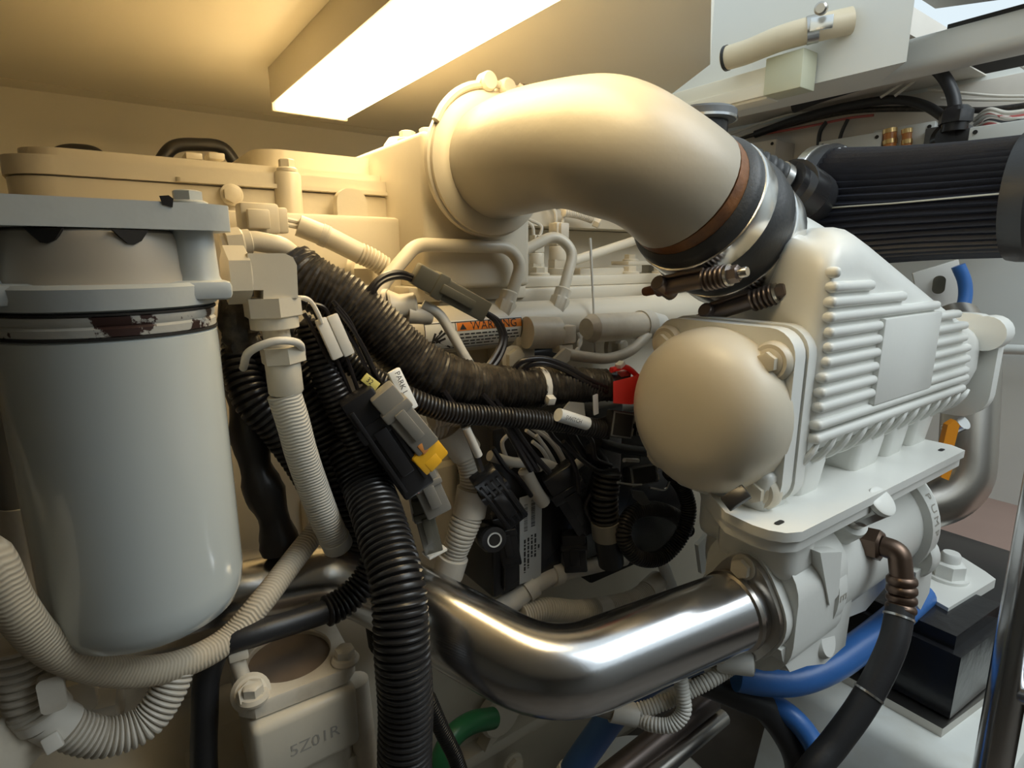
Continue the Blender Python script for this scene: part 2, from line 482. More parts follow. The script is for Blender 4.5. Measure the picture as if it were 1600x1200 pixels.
# ================================================================== ceiling lamp
lamp = T('ceiling_lamp', 'long white box lamp glowing warm on the cream ceiling', 'lamp', (0.27, 0.5, 0.25))
O('housing', abox(0.222, 0.326, 0.20, 0.865, 0.205, 0.252, 0.003), 'lamp_housing', lamp)
O('lens', abox(0.226, 0.322, 0.206, 0.861, 0.197, 0.2045, 0.002), 'lamp_lens', lamp)
O('end_rim', abox(0.222, 0.326, 0.861, 0.867, 0.196, 0.253, 0.001), 'lamp_housing', lamp)

# ================================================================== ENGINE BODY
eng = T('engine_block', 'large cream painted engine block with cylinder head behind all the hoses', 'engine', (0.4, 0.75, -0.86))
O('crankcase', abox(-0.32, 1.10, 0.56, 1.02, -0.80, -0.10, 0.01), 'paint_lamplit', eng)
O('oil_pan', abox(-0.30, 1.05, 0.60, 0.98, -0.875, -0.74, 0.02), 'paint_lamplit', eng)
O('side_cover', abox(0.14, 0.98, 0.545, 0.57, -0.60, -0.23, 0.008), 'paint_lamplit', eng)
O('pan_rail', abox(0.10, 1.0, 0.538, 0.575, -0.655, -0.635, 0.004), 'paint_lamplit', eng)
O('cylinder_head', abox(-0.10, 0.275, 0.585, 0.98, -0.11, 0.044, 0.006), 'paint_lamplit', eng)
O('upper_head', abox(0.27, 1.02, 0.665, 0.98, -0.11, 0.044, 0.006), 'paint_lamplit', eng)
O('head_ledge', abox(0.30, 1.02, 0.553, 0.67, -0.052, -0.034, 0.003), 'paint_lamplit', eng)
O('head_step', abox(0.30, 1.02, 0.566, 0.67, -0.034, -0.020, 0.003), 'paint_lamplit', eng)
O('head_rail', abox(-0.05, 0.27, 0.560, 0.62, -0.060, -0.040, 0.003), 'paint_lamplit', eng)
for x, y in ((775, 1110), (800, 1192), (690, 1010), (930, 985)):
    bolt(eng, PY(x, y, 0.537 if y > 1000 else 0.545), (0, -1, 0), 0.011, 0.012, 'paint_lamplit')
for x, y in ((843, 436), (985, 427), (1032, 424), (1070, 420)):
    q = PZ(x, y + 12, -0.020)
    bolt(eng, (PY(x, y, 0.585).x, 0.585, -0.020), (0, 0, 1), 0.009, 0.011, 'paint_lamplit')
O('boss', rings([(0.030, 0), (0.030, 0.012), (0.026, 0.016)]), 'paint_lamplit', eng, fr(PY(775, 1110, 0.538), (0, -1, 0)))
O('webbing', prism([(0, 0), (0.16, 0.03), (0.15, 0.06), (0.02, 0.02)], 0.02, 0.004), 'paint_lamplit', eng, fr(PY(745, 1160, 0.55), (0, -1, 0), (1, 0, 0.3)))

# valve cover
vc = T('valve_cover', 'long cream valve cover with rounded end on top of the engine', 'cover', (0.4, 0.78, 0.045))
def slab(sx0, sx1, sy0, sy1, z0, z1, r, b): return prism(rrect(sx1 - sx0, sy1 - sy0, r, 6, (sx0 + sx1) / 2, (sy0 + sy1) / 2), z1 - z0, b, 3, z0)
O('cover_base', slab(-0.050, 0.98, 0.618, 0.96, 0.0435, 0.0665, 0.035, 0.003), 'paint_lamplit', vc)
O('cover_gasket', slab(-0.047, 0.977, 0.621, 0.957, 0.066, 0.0682, 0.033, 0), 'head_taupe', vc)
O('cover_shell', slab(-0.052, 0.98, 0.616, 0.96, 0.068, 0.083, 0.036, 0.0035), 'paint_lamplit', vc)
O('cover_top', slab(-0.040, 0.97, 0.630, 0.95, 0.083, 0.091, 0.030, 0.005), 'paint_lamplit', vc)
O('raised_panel', slab(0.150, 0.60, 0.660, 0.93, 0.091, 0.113, 0.030, 0.009), 'paint_lamplit', vc)
O('flange_rib', slab(0.07, 0.30, 0.6125, 0.63, 0.0685, 0.0725, 0.004, 0.001), 'paint_lamplit', vc)
O('lug', prism(rrect(0.032, 0.05, 0.014), 0.012, 0.002), 'paint_lamplit', vc, fr(PY(545, 335, 0.606), (0, -1, 0), (1, 0, 0)))
for x in (0.168,):
    O('boss', rings([(0.013, -0.03), (0.013, 0.016), (0.011, 0.019)]), 'paint_lamplit', vc, fr((x, 0.618, 0.066), (0, 0, 1)))
    bolt(vc, (x, 0.616, 0.085), (0, 0, 1), 0.0068, 0.012, 'paint_lamplit')
bolt(vc, PY(362, 304, 0.614), (0, -1, 0), 0.007, 0.006, 'paint_lamplit')
for x, y in ((300, 247), (335, 247)):
    O('clip', rbox(0.014, 0.03, 0.006, 0.001), 'paint_lamplit', vc, Matrix.Translation(PY(x, y, 0.66)))
# dark ring handles behind the cover
for k, (x0, x1, yt) in enumerate(((75, 170, 232), (245, 375, 222))):
    o = O('lifting_hose', sweep(cr([PY(x0, 262, 0.99), PY(x0 + (x1 - x0) * .2, yt + 8, 0.99), PY((x0 + x1) / 2, yt + 4, 0.99), PY(x1 - (x1 - x0) * .2, yt + 10, 0.99), PY(x1, 268, 0.99)]), 0.009, 12), 'rubber',
      label=('dark rubber hose arching behind the rounded end of the valve cover', 'taller dark rubber hose arching behind the raised cover panel')[k], cat='hose')

# intake housing under the elbow flange
ih = T('intake_housing', 'square cream intake housing carrying the big elbow pipe', 'housing', (0.34, 0.62, -0.02))
O('body', abox(0.272, 0.405, 0.528, 0.80, -0.03, 0.122, 0.006, 3), 'paint_lamplit', ih)
O('foot', abox(0.262, 0.415, 0.548, 0.80, -0.045, -0.028, 0.003), 'paint_lamplit', ih)
O('spigot', rings([(0.066, 0), (0.066, 0.01), (0.059, 0.016), (0.059, 0.02)], 40), 'paint_lamplit', ih, fr(PY(765, 258, 0.531), (0, -1, 0)))
for x, y, Yp in ((637, 222, 0.60), (668, 218, 0.58)):
    bolt(ih, PY(x, y, Yp), (0, 0, 1), 0.0075, 0.011, 'paint_lamplit')
O('cap', rings([(0.022, 0), (0.022, 0.01), (0.016, 0.018)], 24), 'paint_lamplit', ih, fr((0.315, 0.66, 0.121)))

# ================================================================== ELBOW PIPE
AX = V((0.90, 0.0, -0.44)).normalized()
F0 = PY(767, 258, 0.505)
E1 = PD(1078, 310, 0.487)
el = T('elbow_pipe', 'thick cream painted elbow pipe with rusted outlet end', 'pipe', F0)
def bez(a, b, c, d, n): return [a * (1 - t) ** 3 + b * (3 * t * (1 - t) ** 2) + c * (3 * t * t * (1 - t)) + d * t ** 3 for t in [i / n for i in range(n + 1)]]
epath = bez(F0, F0 + V((0, -0.125, 0.012)), E1 - AX * 0.085 + V((0, 0, 0.002)), E1, 40)
EP = epath
O('pipe_body', sweep(epath[:-2], [0.0530 + 0.0012 * math.sin(i * .35) for i in range(len(epath) - 2)], 40), 'elbow_paint', el)
O('rusted_end', sweep([epath[-3], epath[-2], E1, E1 + AX * 0.004], [0.0535, 0.0545, 0.054, 0.052], 40), 'rust_orange', el)
# clamp ring on the inlet flange
vb = T('pipe_clamp', 'cream V-shaped clamp ring bolted round the elbow inlet flange', 'clamp', F0)
NY = V((0, -1, 0))
O('ring', rings([(0.058, -0.014), (0.066, -0.013), (0.068, -0.006), (0.068, 0.004), (0.062, 0.009), (0.0555, 0.010)], 48), 'paint_lamplit', vb, fr(F0, NY))
O('outer_band', rings([(0.069, -0.005), (0.0705, -0.004), (0.0705, 0.002), (0.069, 0.003)], 48), 'paint_lamplit', vb, fr(F0 + V((0, 0.004, 0)), NY))
ct = F0 + V((0.004, -0.002, 0.071))
O('lug', rings([(0.008, -0.006), (0.009, -0.004), (0.009, 0.006), (0.0075, 0.008)], 20), 'paint_lamplit', vb, fr(ct + V((-0.010, 0, 0.004)), NY))
O('lug', rings([(0.0075, -0.008), (0.0085, -0.006), (0.0085, 0.006), (0.007, 0.009)], 20), 'paint_lamplit', vb, fr(ct + V((0.012, 0, 0.002)), NY))
O('screw', sweep([ct + V((-0.02, -0.002, 0.004)), ct + V((0.05, -0.004, 0.001))], 0.0035, 12), 'paint_lamplit', vb)
O('nut', rings([(0.006, 0, 'h'), (0.006, 0.008, 'h'), (0.005, 0.009)]), 'tbolt_dark', vb, fr(ct + V((0.028, -0.003, 0.002)), (1, 0, 0)))
O('strap', sweep(cr([F0 + V((0.07 * math.cos(a), -0.002, 0.0735 * math.sin(a))) for a in [PI * .55, PI * .62, PI * .7, PI * .78, PI * .85]]), 0.004, 8), 'paint_lamplit', vb)

# ================================================================== SILICONE HOSE
E2 = E1 + AX * 0.092
sh = T('silicone_hose', 'short black rubber hose joining elbow pipe and aftercooler', 'hose', E1)
O('hose_body', rings([(0.0545, -0.004), (0.059, 0.0), (0.0605, 0.004), (0.0605, 0.030), (0.0635, 0.036), (0.0645, 0.046), (0.0635, 0.058), (0.0605, 0.063), (0.0605, 0.088), (0.059, 0.091), (0.054, 0.092)], 48), 'silicone', sh, fr(E1, AX))
def tbolt_clamp(pos, dirn, label):
    c = T('hose_clamp', label, 'clamp', pos)
    O('band', rings([(0.0608, 0), (0.0619, 0.0008), (0.0622, 0.002), (0.0622, 0.018), (0.0619, 0.0192), (0.0608, 0.020)], 56), 'clamp_band', c, fr(pos, AX))
    ctr = pos + AX * 0.010
    # trunnion barrel and spring loaded screw lie tangent to the band, on the lower near side
    d = V(dirn); d = (d - AX * d.dot(AX)).normalized()
    tg = AX.cross(d).normalized()
    if tg.x < 0: tg = -tg
    b = ctr + d * 0.070
    O('trunnion', rings([(0.006, -0.012), (0.007, -0.011), (0.007, 0.011), (0.006, 0.012)], 16), 'tbolt_dark', c, fr(b - tg * 0.026, AX))
    O('barrel', rings([(0.0055, -0.034), (0.0068, -0.033), (0.0068, 0.014), (0.006, 0.015)], 20), 'tbolt_dark', c, fr(b, tg))
    O('bridge', rbox(0.046, 0.016, 0.004, 0.0015), 'tbolt_dark', c, fr(b - d * 0.0065 - tg * 0.008, d, tg))
    O('spring', corr([b + tg * 0.012, b + tg * 0.033], 0.0082, 0.0042, 0.0030, 20), 'tbolt_dark', c)
    O('washer', rings([(0.0088, 0), (0.0088, 0.0025)], 24), 'steel_bolt', c, fr(b + tg * 0.033, tg))
    O('nut', rings([(0.0062, 0, 'h'), (0.0062, 0.007, 'h'), (0.0055, 0.008)]), 'tbolt_dark', c, fr(b + tg * 0.0355, tg))
    O('screw_end', rings([(0.0042, 0), (0.0042, 0.006), (0.0035, 0.007)], 16), 'steel_bolt', c, fr(b + tg * 0.043, tg))
    O('screw_tail', rings([(0.0036, -0.014), (0.0042, -0.012), (0.0042, 0.0)], 16), 'rust', c, fr(b - tg * 0.034, tg))
tbolt_clamp(E1 + AX * 0.010, (-0.28, -0.22, -0.93), 'steel hose clamp with spring bolt next to the rusted pipe end')
tbolt_clamp(E1 + AX * 0.066, (-0.28, -0.40, -0.88), 'steel hose clamp with spring bolt at the aftercooler neck')

# ================================================================== AFTERCOOLER
ac = T('aftercooler', 'cream cast aftercooler with ribbed side and domed end cap', 'aftercooler', (0.62, 0.29, -0.2))
YN, YF, X0, X1, ZB = 0.215, 0.365, 0.437, 0.845, -0.176
def ztop(x):
    a, b = 0.052 - 0.300 * (x - 0.42), 0.012 + 0.60 * (x - 0.437)
    return -math.log(math.exp(-a * 110) + math.exp(-b * 110)) / 110
def rounded_poly(pts, R, k=8):
    out = []
    n = len(pts)
    for i in range(n):
        a, b, c = V((*pts[i - 1], 0)), V((*pts[i], 0)), V((*pts[(i + 1) % n], 0))
        p, q = b + (a - b).normalized() * R[i], b + (c - b).normalized() * R[i]
        for j in range(k + 1):
            t = j / k; v = p * (1 - t) ** 2 + b * (2 * t * (1 - t)) + q * t * t
            out.append((v.x, v.y))
    full = []
    for i, p in enumerate(out):
        q = out[(i + 1) % len(out)]
        m = max(1, int(math.hypot(q[0] - p[0], q[1] - p[1]) / 0.03))
        for t in range(m): full.append((p[0] + (q[0] - p[0]) * t / m, p[1] + (q[1] - p[1]) * t / m))
    return full
AC_OUT = rounded_poly([(X1, YN), (X1, YF), (0.515, YF), (0.444, YN)], [0.03, 0.03, 0.035, 0.022])
def ac_ring(inset, f, dz=0.0):
    res = []
    cx, cy = 0.66, (YN + YF) / 2
    hw, hh = 0.20, (YF - YN) / 2
    for x, y in AC_OUT:
        xx = cx + (x - cx) * (hw - inset) / hw; yy = cy + (y - cy) * (hh - inset) / hh
        res.append((xx, yy, ZB + (ztop(x) - ZB) * f + dz))
    return res
secs = [ac_ring(0.045, 0, 0.0), ac_ring(0.030, 0, 0.004), ac_ring(0.014, 0, 0.016), ac_ring(0.004, 0, 0.034), ac_ring(0, 0, 0.05)]
secs += [ac_ring(0, f) for f in (0.5, 0.65)]
secs += [ac_ring(i, 1, z) for i, z in ((0.0, -0.034), (0.0015, -0.024), (0.006, -0.015), (0.014, -0.008), (0.026, -0.003), (0.042, 0.0), (0.060, 0.001))]
O('core_tank', loft(secs), 'paint_clean', ac)
nk = E2 - AX * 0.012
O('inlet_neck', rings([(0.054, 0), (0.0545, 0.018), (0.058, 0.045), (0.064, 0.075), (0.068, 0.11), (0.05, 0.15)], 40), 'paint_clean', ac, fr(nk, AX))
# raised ribs on the near side
rows = [((1278, 428), (1308, 424)), ((1285, 452), (1362, 443)), ((1290, 476), (1412, 460)), ((1293, 497), (1464, 476)),
        ((1292, 520), (1374, 508)), ((1450, 497), (1497, 490)), ((1290, 543), (1373, 530)), ((1450, 519), (1508, 507)),
        ((1287, 566), (1371, 550)), ((1449, 539), (1507, 527)), ((1282, 590), (1369, 572)), ((1447, 558), (1512, 543)),
        ((1274, 613), (1367, 594)), ((1445, 577), (1511, 560)), ((1270, 636), (1364, 615)), ((1442, 597), (1509, 578)),
        ((1268, 656), (1507, 597)), ((1265, 677), (1502, 614))]
for (a, b) in rows:
    p, q = PY(a[0], a[1], YN), PY(b[0], b[1], YN)
    z = (p.z + q.z) / 2
    x0 = max(p.x, 0.452)
    L = q.x - x0
    O('rib', rbox(L, 0.012, 0.0085, 0.0036, 3), 'paint_clean', ac, Matrix.Translation(((x0 + q.x) / 2, YN + 0.0015, z)))
pa, pb = PY(1371, 505, YN), PY(1446, 610, YN)
O('name_plate', abox(pa.x + 0.004, pb.x - 0.002, YN - 0.005, YN + 0.006, pb.z + 0.004, pa.z + 0.004, 0.0015), 'paint_clean', ac)
for i in range(13):
    x = 0.452 + i * 0.0285
    g = sweep(cr([(x + 0.010, YN - 0.0005, -0.143 - 0.012 * (x - .45)), (x + 0.003, YN + 0.001, -0.153), (x, YN + 0.009, -0.166), (x - 0.002, YN + 0.022, -0.176)], 5), [0.0016 + 0.0014 * math.sin(PI * k / 15) for k in range(16)], 8)
    O('casting_rib', g, 'paint_clean', ac)
# end cap
CC = V((0.438, 0.288, -0.125))
capf = prism(rrect(0.134, 0.146, 0.022, 6), 0.015, 0.0035, 3)
O('cap_flange', capf, 'paint_clean', ac, fr(CC, (-1, 0, 0), (0, 1, 0)))
O('body_flange', prism(rrect(0.137, 0.149, 0.022, 6), 0.014, 0.0035, 3), 'paint_clean', ac, fr(CC + V((0.016, 0, 0)), (-1, 0, 0), (0, 1, 0)))
dome = []
for r, z in ((0.0725, 0.0), (0.0720, 0.008), (0.0705, 0.017), (0.0672, 0.026), (0.061, 0.034), (0.051, 0.0405), (0.037, 0.0445), (0.02, 0.046), (0.004, 0.0464)):
    dome.append((r, z))
O('end_dome', rings(dome, 48), 'paint_lamplit', ac, fr(CC + V((-0.013, 0.002, -0.003)), (-1, 0, 0), (0, 0, 1)), 60)  # lamp-yellowed paint on the dome, neutral paint on the body
for dy, dz in ((-0.050, 0.047), (0.053, 0.050), (0.053, -0.056), (-0.050, -0.060)):
    p = CC + V((-0.013, dy, dz))
    O('bolt_boss', rings([(0.0165, -0.002), (0.0165, 0.004), (0.014, 0.008)], 24), 'paint_lamplit', ac, fr(p, (-1, 0, 0)))
    bolt(ac, p + V((-0.007, 0, 0)), (-1, 0, 0), 0.0075, 0.008, 'paint_lamplit')
# far end flange
O('far_flange', prism(rrect(0.165, 0.125, 0.03, 6), 0.02, 0.005, 3), 'paint_clean', ac, fr((0.838, 0.285, -0.125), (1, 0, 0), (0, 1, 0)))
O('far_boss', rings([(0.02, 0), (0.02, 0.03), (0.012, 0.036)], 20), 'paint_clean', ac, fr((0.82, 0.213, -0.083), (1, 0, 0)))
# legs and mounting plate
for x0, x1 in ((0.415, 0.452), (0.468, 0.505), (0.570, 0.622), (0.640, 0.680), (0.70, 0.745)):
    O('leg', rbox(x1 - x0, 0.090, 0.04, 0.007, 3, 1.12), 'paint_clean', ac, Matrix.Translation(((x0 + x1) / 2, 0.275, -0.186)))
plate = [(0.388, 0.222), (0.390, 0.210), (0.396, 0.200), (0.408, 0.194), (0.735, 0.190), (0.745, 0.205), (0.745, 0.36), (0.50, 0.36), (0.425, 0.295), (0.391, 0.248)]
O('mounting_plate', prism(plate, 0.008, 0.002, 2, -0.208), 'paint_clean', ac)
O('slot', prism(rrect(0.010, 0.004, 0.0018), 0.0006), 'dark_hole', ac, fr((0.408, 0.212, -0.1998)))
O('slot', prism(rrect(0.010, 0.004, 0.0018), 0.0006), 'dark_hole', ac, fr((0.715, 0.205, -0.1998)))

# ================================================================== HEAT EXCHANGER below
hx = T('oil_cooler', 'cream cylindrical oil cooler hanging under the aftercooler plate', 'cooler', (0.6, 0.285, -0.38))
HY, HZ = 0.268, -0.296
def HXf(x): return fr((x, HY, HZ), (1, 0, 0), (0, 0, 1))
O('upper_plate', prism([(0.391, 0.224), (0.393, 0.212), (0.399, 0.203), (0.410, 0.197), (0.735, 0.193), (0.743, 0.36), (0.50, 0.36), (0.427, 0.295), (0.393, 0.248)], 0.010, 0.002, 2, -0.2185), 'paint_clean', hx)
O('shell', rings([(0.052, -0.012), (0.062, -0.006), (0.064, 0.0), (0.064, 0.25), (0.058, 0.256)], 48), 'paint_clean', hx, HXf(0.495))
O('front_ring', rings([(0.063, 0), (0.069, 0.002), (0.069, 0.017), (0.063, 0.020)], 48), 'paint_clean', hx, HXf(0.498))
O('rear_ring', rings([(0.063, 0), (0.072, 0.002), (0.072, 0.024), (0.064, 0.027)], 48), 'paint_clean', hx, HXf(0.700))
O('saddle', abox(0.445, 0.70, 0.225, 0.315, -0.262, -0.212, 0.012, 3), 'paint_clean', hx)
O('front_saddle', abox(0.425, 0.47, 0.208, 0.280, -0.262, -0.212, 0.012, 3), 'paint_clean', hx)
O('front_chamber', prism(rrect(0.088, 0.120, 0.040, 7), 0.085, 0.012, 4), 'paint_clean', hx, fr((0.433, 0.246, -0.296), (1, 0, 0), (0, 1, 0)))
O('sump', prism([(0, 0), (0.125, 0), (0.125, -0.05), (0.085, -0.052), (0.05, -0.038), (0.02, -0.030), (0.005, -0.012)], 0.080, 0.010, 4), 'paint_clean', hx, fr((0.425, 0.288, -0.318), (0, -1, 0), (1, 0, 0)))
O('lower_web', prism([(0, 0), (0.27, 0), (0.27, -0.055), (0.21, -0.070), (0.12, -0.052), (0.0, -0.052)], 0.05, 0.010, 3), 'paint_clean', hx, fr((0.48, 0.295, -0.335), (0, -1, 0), (1, 0, 0)))
O('stiffener', prism([(0, 0), (0.04, -0.012), (0.045, -0.055), (0.03, -0.06)], 0.012, 0.003), 'paint_clean', hx, fr((0.455, 0.212, -0.235), (0, -1, 0), (1, 0, 0)))
O('lug', rings([(0.016, -0.01), (0.0165, 0.0), (0.0165, 0.012), (0.014, 0.016)], 24), 'paint_clean', hx, fr((0.508, 0.222, -0.350), (0.1, -1, 0.35)))
O('drain_boss', rings([(0.017, -0.012), (0.0165, 0.004), (0.015, 0.010)], 24), 'paint_clean', hx, fr((0.470, 0.232, -0.352), (0.05, -1, 0.2)))
O('rear_ear', rings([(0.026, 0), (0.028, 0.004), (0.028, 0.018), (0.024, 0.022)], 24), 'paint_clean', hx, fr((0.715, 0.222, -0.33), (1, 0, 0)))
O('rear_foot', prism([(0, 0), (0.05, 0), (0.055, -0.045), (0.035, -0.06), (0.01, -0.04)], 0.03, 0.008, 3), 'paint_clean', hx, fr((0.70, 0.235, -0.34), (0, -1, 0), (1, 0, 0)))
# inlet flange on the near end with the pipe socket
fl = (0.424, 0.243, -0.296)
def lobed(k): return [(k * (0.0365 + 0.012 * abs(math.sin(a)) ** 6) * math.cos(a), k * (0.0365 + 0.014 * abs(math.sin(a)) ** 6) * math.sin(a)) for a in [2 * PI * i / 36 for i in range(36)]]
O('inlet_flange', prism(lobed(1.0), 0.007, 0.0015), 'steel_dull', hx, fr(fl, (-1, 0, 0), (0, 1, 0)))
O('flange_body', prism(lobed(1.06), 0.022, 0.004), 'paint_clean', hx, fr(V(fl) + V((0.021, 0, 0)), (-1, 0, 0), (0, 1, 0)))
for dz in (0.041, -0.041):
    bolt(hx, V(fl) + V((-0.007, 0.0, dz)), (-1, 0, 0), 0.0075, 0.008, 'paint_lamplit')
O('collar_socket', rings([(0.0115, -0.016), (0.0125, -0.012), (0.0125, 0.012), (0.0115, 0.014)], 20), 'paint_clean', hx, fr(PD(1150, 1030, 0.50), (0.55, -0.75, 0.1)))
O('socket_hole', rings([(0.0085, 0), (0.0085, 0.0008)], 20), 'stone', hx, fr(PD(1150, 1030, 0.50) + V((0.55, -0.75, 0.1)).normalized() * 0.0142, (0.55, -0.75, 0.1)))
# raised casting letters on the rings
def ring_text(s, x, ang0, step, r, size, par):
    for i, ch in enumerate(s):
        a = ang0 - i * step
        n = V((0, -math.cos(a), math.sin(a)))
        p = V((x, HY, HZ)) + n * (r + 0.0003)
        O('cast_letter', text_geo(ch, size), 'stone', par, fr(p, n, V((0, -math.sin(a), -math.cos(a)))))
ring_text('E', 0.507, 0.02, 0.2, 0.069, 0.016, hx)
ring_text('PUMP', 0.713, 0.62, 0.19, 0.072, 0.015, hx)

# ================================================================== STAINLESS PIPE
spp = fillet([(0.436, 0.243, -0.296), (0.236, 0.277, -0.302), (0.150, 0.455, -0.268), (-0.05, 0.50, -0.268)], 0.075, 14)
sp = O('exhaust_pipe', sweep(resample(spp, step=0.008), 0.0325, 36), 'steel', label='shiny bent stainless steel pipe crossing low in front of the engine', cat='pipe')
O('weld_bead', rings([(0.0325, 0), (0.0345, 0.002), (0.0345, 0.006), (0.0325, 0.008)], 32), 'steel_dull', sp, fr((0.408, 0.2478, -0.297), (1, -0.17, 0.03)))
# far vertical stainless pipe beyond the aftercooler
fp = T('riser_pipe', 'dull stainless riser pipe curving down behind the aftercooler', 'pipe', (0.95, 0.2, -0.35))
fpath = fillet([PD(1400, 800, 0.80), PD(1508, 772, 0.78), PD(1520, 560, 0.80), PD(1490, 500, 0.86)], 0.09, 12)
O('pipe_run', sweep(resample(fpath, step=0.008), 0.033, 32), 'steel_dull', fp)
# ================================================================== FUEL FILTER (nearest thing)
FX, FY = 0.004, 0.366
ff = T('fuel_filter', 'big pale grey spin-on filter can under its bolted filter head', 'filter', (FX, FY, -0.228))
O('canister', rings([(0.030, -0.2035), (0.038, -0.2025), (0.0445, -0.198), (0.048, -0.190), (0.0492, -0.180), (0.0495, -0.045), (0.0492, -0.0375), (0.0475, -0.0355)], 64), 'can', ff, Matrix.Translation((FX, FY, 0)))
O('gasket_ring', rings([(0.0470, -0.0358), (0.0490, -0.0345), (0.0492, -0.031), (0.0480, -0.0298), (0.0490, -0.0285), (0.0492, -0.0255), (0.0470, -0.0245)], 64), 'gasket', ff, Matrix.Translation((FX, FY, 0)))
O('seal_line', rings([(0.0475, -0.0362), (0.0497, -0.0360), (0.0497, -0.0350), (0.0475, -0.0348)], 64), 'dark_hole', ff, Matrix.Translation((FX, FY, 0)))
O('seal_line', rings([(0.0475, -0.0252), (0.0498, -0.0250), (0.0498, -0.0240), (0.0475, -0.0238)], 64), 'dark_hole', ff, Matrix.Translation((FX, FY, 0)))
fhd = T('filter_head', 'worn grey filter head with top bar and two posts above the filter can', 'bracket', (FX, FY, -0.02))
O('lower_ring', rings([(0.0465, -0.0243), (0.0505, -0.0225), (0.0510, -0.0130), (0.0490, -0.0112)], 56), 'head_grey', fhd, Matrix.Translation((FX, FY, 0)))
O('lower_ear', abox(-0.075, 0.058, 0.330, 0.375, -0.0205, -0.0105, 0.003), 'head_grey', fhd)
O('core', rings([(0.047, -0.0115), (0.0455, -0.004), (0.0445, 0.009), (0.043, 0.0125), (0.040, 0.0140)], 56), 'head_taupe', fhd, Matrix.Translation((FX, FY + 0.004, 0)))
for px in (-0.0455, 0.0435):
    O('post', rings([(0.0120, -0.0110), (0.0108, -0.0085), (0.0100, 0.0145)], 28), 'head_grey', fhd, Matrix.Translation((px, 0.3445, 0)))
O('top_bar', prism([(-0.10, 0.3275), (0.050, 0.3275), (0.060, 0.334), (0.062, 0.344), (0.058, 0.366), (-0.10, 0.366)], 0.0128, 0.0016, 2, 0.0142), 'head_grey', fhd)
for a in (-2.02, -1.30):
    n = V((math.cos(a), math.sin(a), 0))
    p = V((FX, FY + 0.004, 0.0135)) + n * 0.0437
    O('port_slot', prism([(-0.0075, 0.0), (0.0075, 0.0), (0.004, -0.005), (0.001, -0.0065), (-0.002, -0.0062), (-0.005, -0.003)], 0.002, 0.0004), 'dark_hole', fhd, fr(p, n, V((0, 0, 1)).cross(n) * 1.0))
for px in (-0.0455, 0.0435):
    bolt(fhd, (px, 0.3445, 0.0269), (0, 0, 1), 0.0063, 0.0075, 'head_grey')
O('paint_chip', prism([(0, 0), (0.004, -0.001), (0.0048, 0.003), (0.003, 0.0045), (-0.001, 0.004)], 0.0005), 'dark_hole', fhd, fr(PY(254, 320, 0.3274), (0, -1, 0), (1, 0, 0)))
O('head_casting', abox(-0.09, 0.055, 0.385, 0.56, -0.022, 0.010, 0.006), 'paint_worn', fhd)

# ------------------------------------------------------------------ elbow union and braided hose right of the filter
ue = T('elbow_union', 'cream square elbow union with hex nut beside the filter head', 'fitting', PY(410, 440, 0.40))
yq = 0.392
O('hex_collar', rings([(0.0155, 0, 'h'), (0.0155, 0.012, 'h'), (0.014, 0.013)]), 'paint_lamplit', ue, fr(PY(352, 430, yq), (1, 0.0, 0)))
lq = [PY(x, y, yq) for x, y in ((380, 396), (436, 396), (449, 402), (455, 414), (457, 464), (404, 466), (404, 452), (382, 452))]
O('elbow_body', prism([(p.x, p.z) for p in lq], 0.026, 0.0035, 3), 'paint_lamplit', ue, fr((0, yq + 0.013, 0), (0, -1, 0), (1, 0, 0)))
a, b = PY(424, 464, yq), PY(430, 512, yq)
O('union_nut', rings([(0.0158, 0, 'h'), (0.0158, (b - a).length * .6, 'h'), (0.0150, (b - a).length * .66), (0.0150, (b - a).length)]), 'paint_lamplit', ue, fr(a, b - a), 30)
O('stem', sweep([PY(430, 508, yq), PY(436, 545, yq)], 0.0085, 20), 'paint_lamplit', ue)
a, b = PY(440, 540, yq), PY(444, 565, yq)
O('hex_nut', rings([(0.0125, 0, 'h'), (0.0125, (b - a).length, 'h'), (0.011, (b - a).length + .001)]), 'paint_lamplit', ue, fr(a, b - a), 30)
bh = T('braided_hose', 'cream braided hose hanging from the elbow union beside the filter', 'hose', PY(440, 600, yq))
p1 = cr([PY(444, 615, yq), PY(458, 660, yq), PY(470, 705, .395), PY(487, 755, .40), PY(508, 810, .405), PY(528, 852, .412)])
O('ferrule', rings([(0.0108, 0), (0.0112, 0.002), (0.0112, 0.0215), (0.0102, 0.023)], 24), 'paint_lamplit', bh, fr(PY(441, 562, yq), PY(448, 618, yq) - PY(441, 562, yq)))
O('braid_sleeve', sweep(resample(p1, step=.004), 0.0110, 20), 'braid', bh)
O('tip_sleeve', sweep(sub(p1, .965, .010), 0.0115, 20), 'conduit_pale', bh)
p2 = cr([PY(500, 822, .44), PY(455, 880, .42), PY(405, 945, .395), PY(355, 1000, .385), PY(290, 1035, .375), PY(215, 1050, .365), PY(140, 1040, .352), PY(70, 1005, .338), PY(20, 945, .326), PY(-30, 860, .325), V((-0.085, 0.345, -0.15)), V((-0.12, 0.40, -0.11)), V((-0.13, 0.50, -0.10))])
O('fuel_hose', sweep(resample(p2, step=.004), 0.0088, 20), 'braid_tan', label='long tan braided hose looping under the filter can', cat='hose')

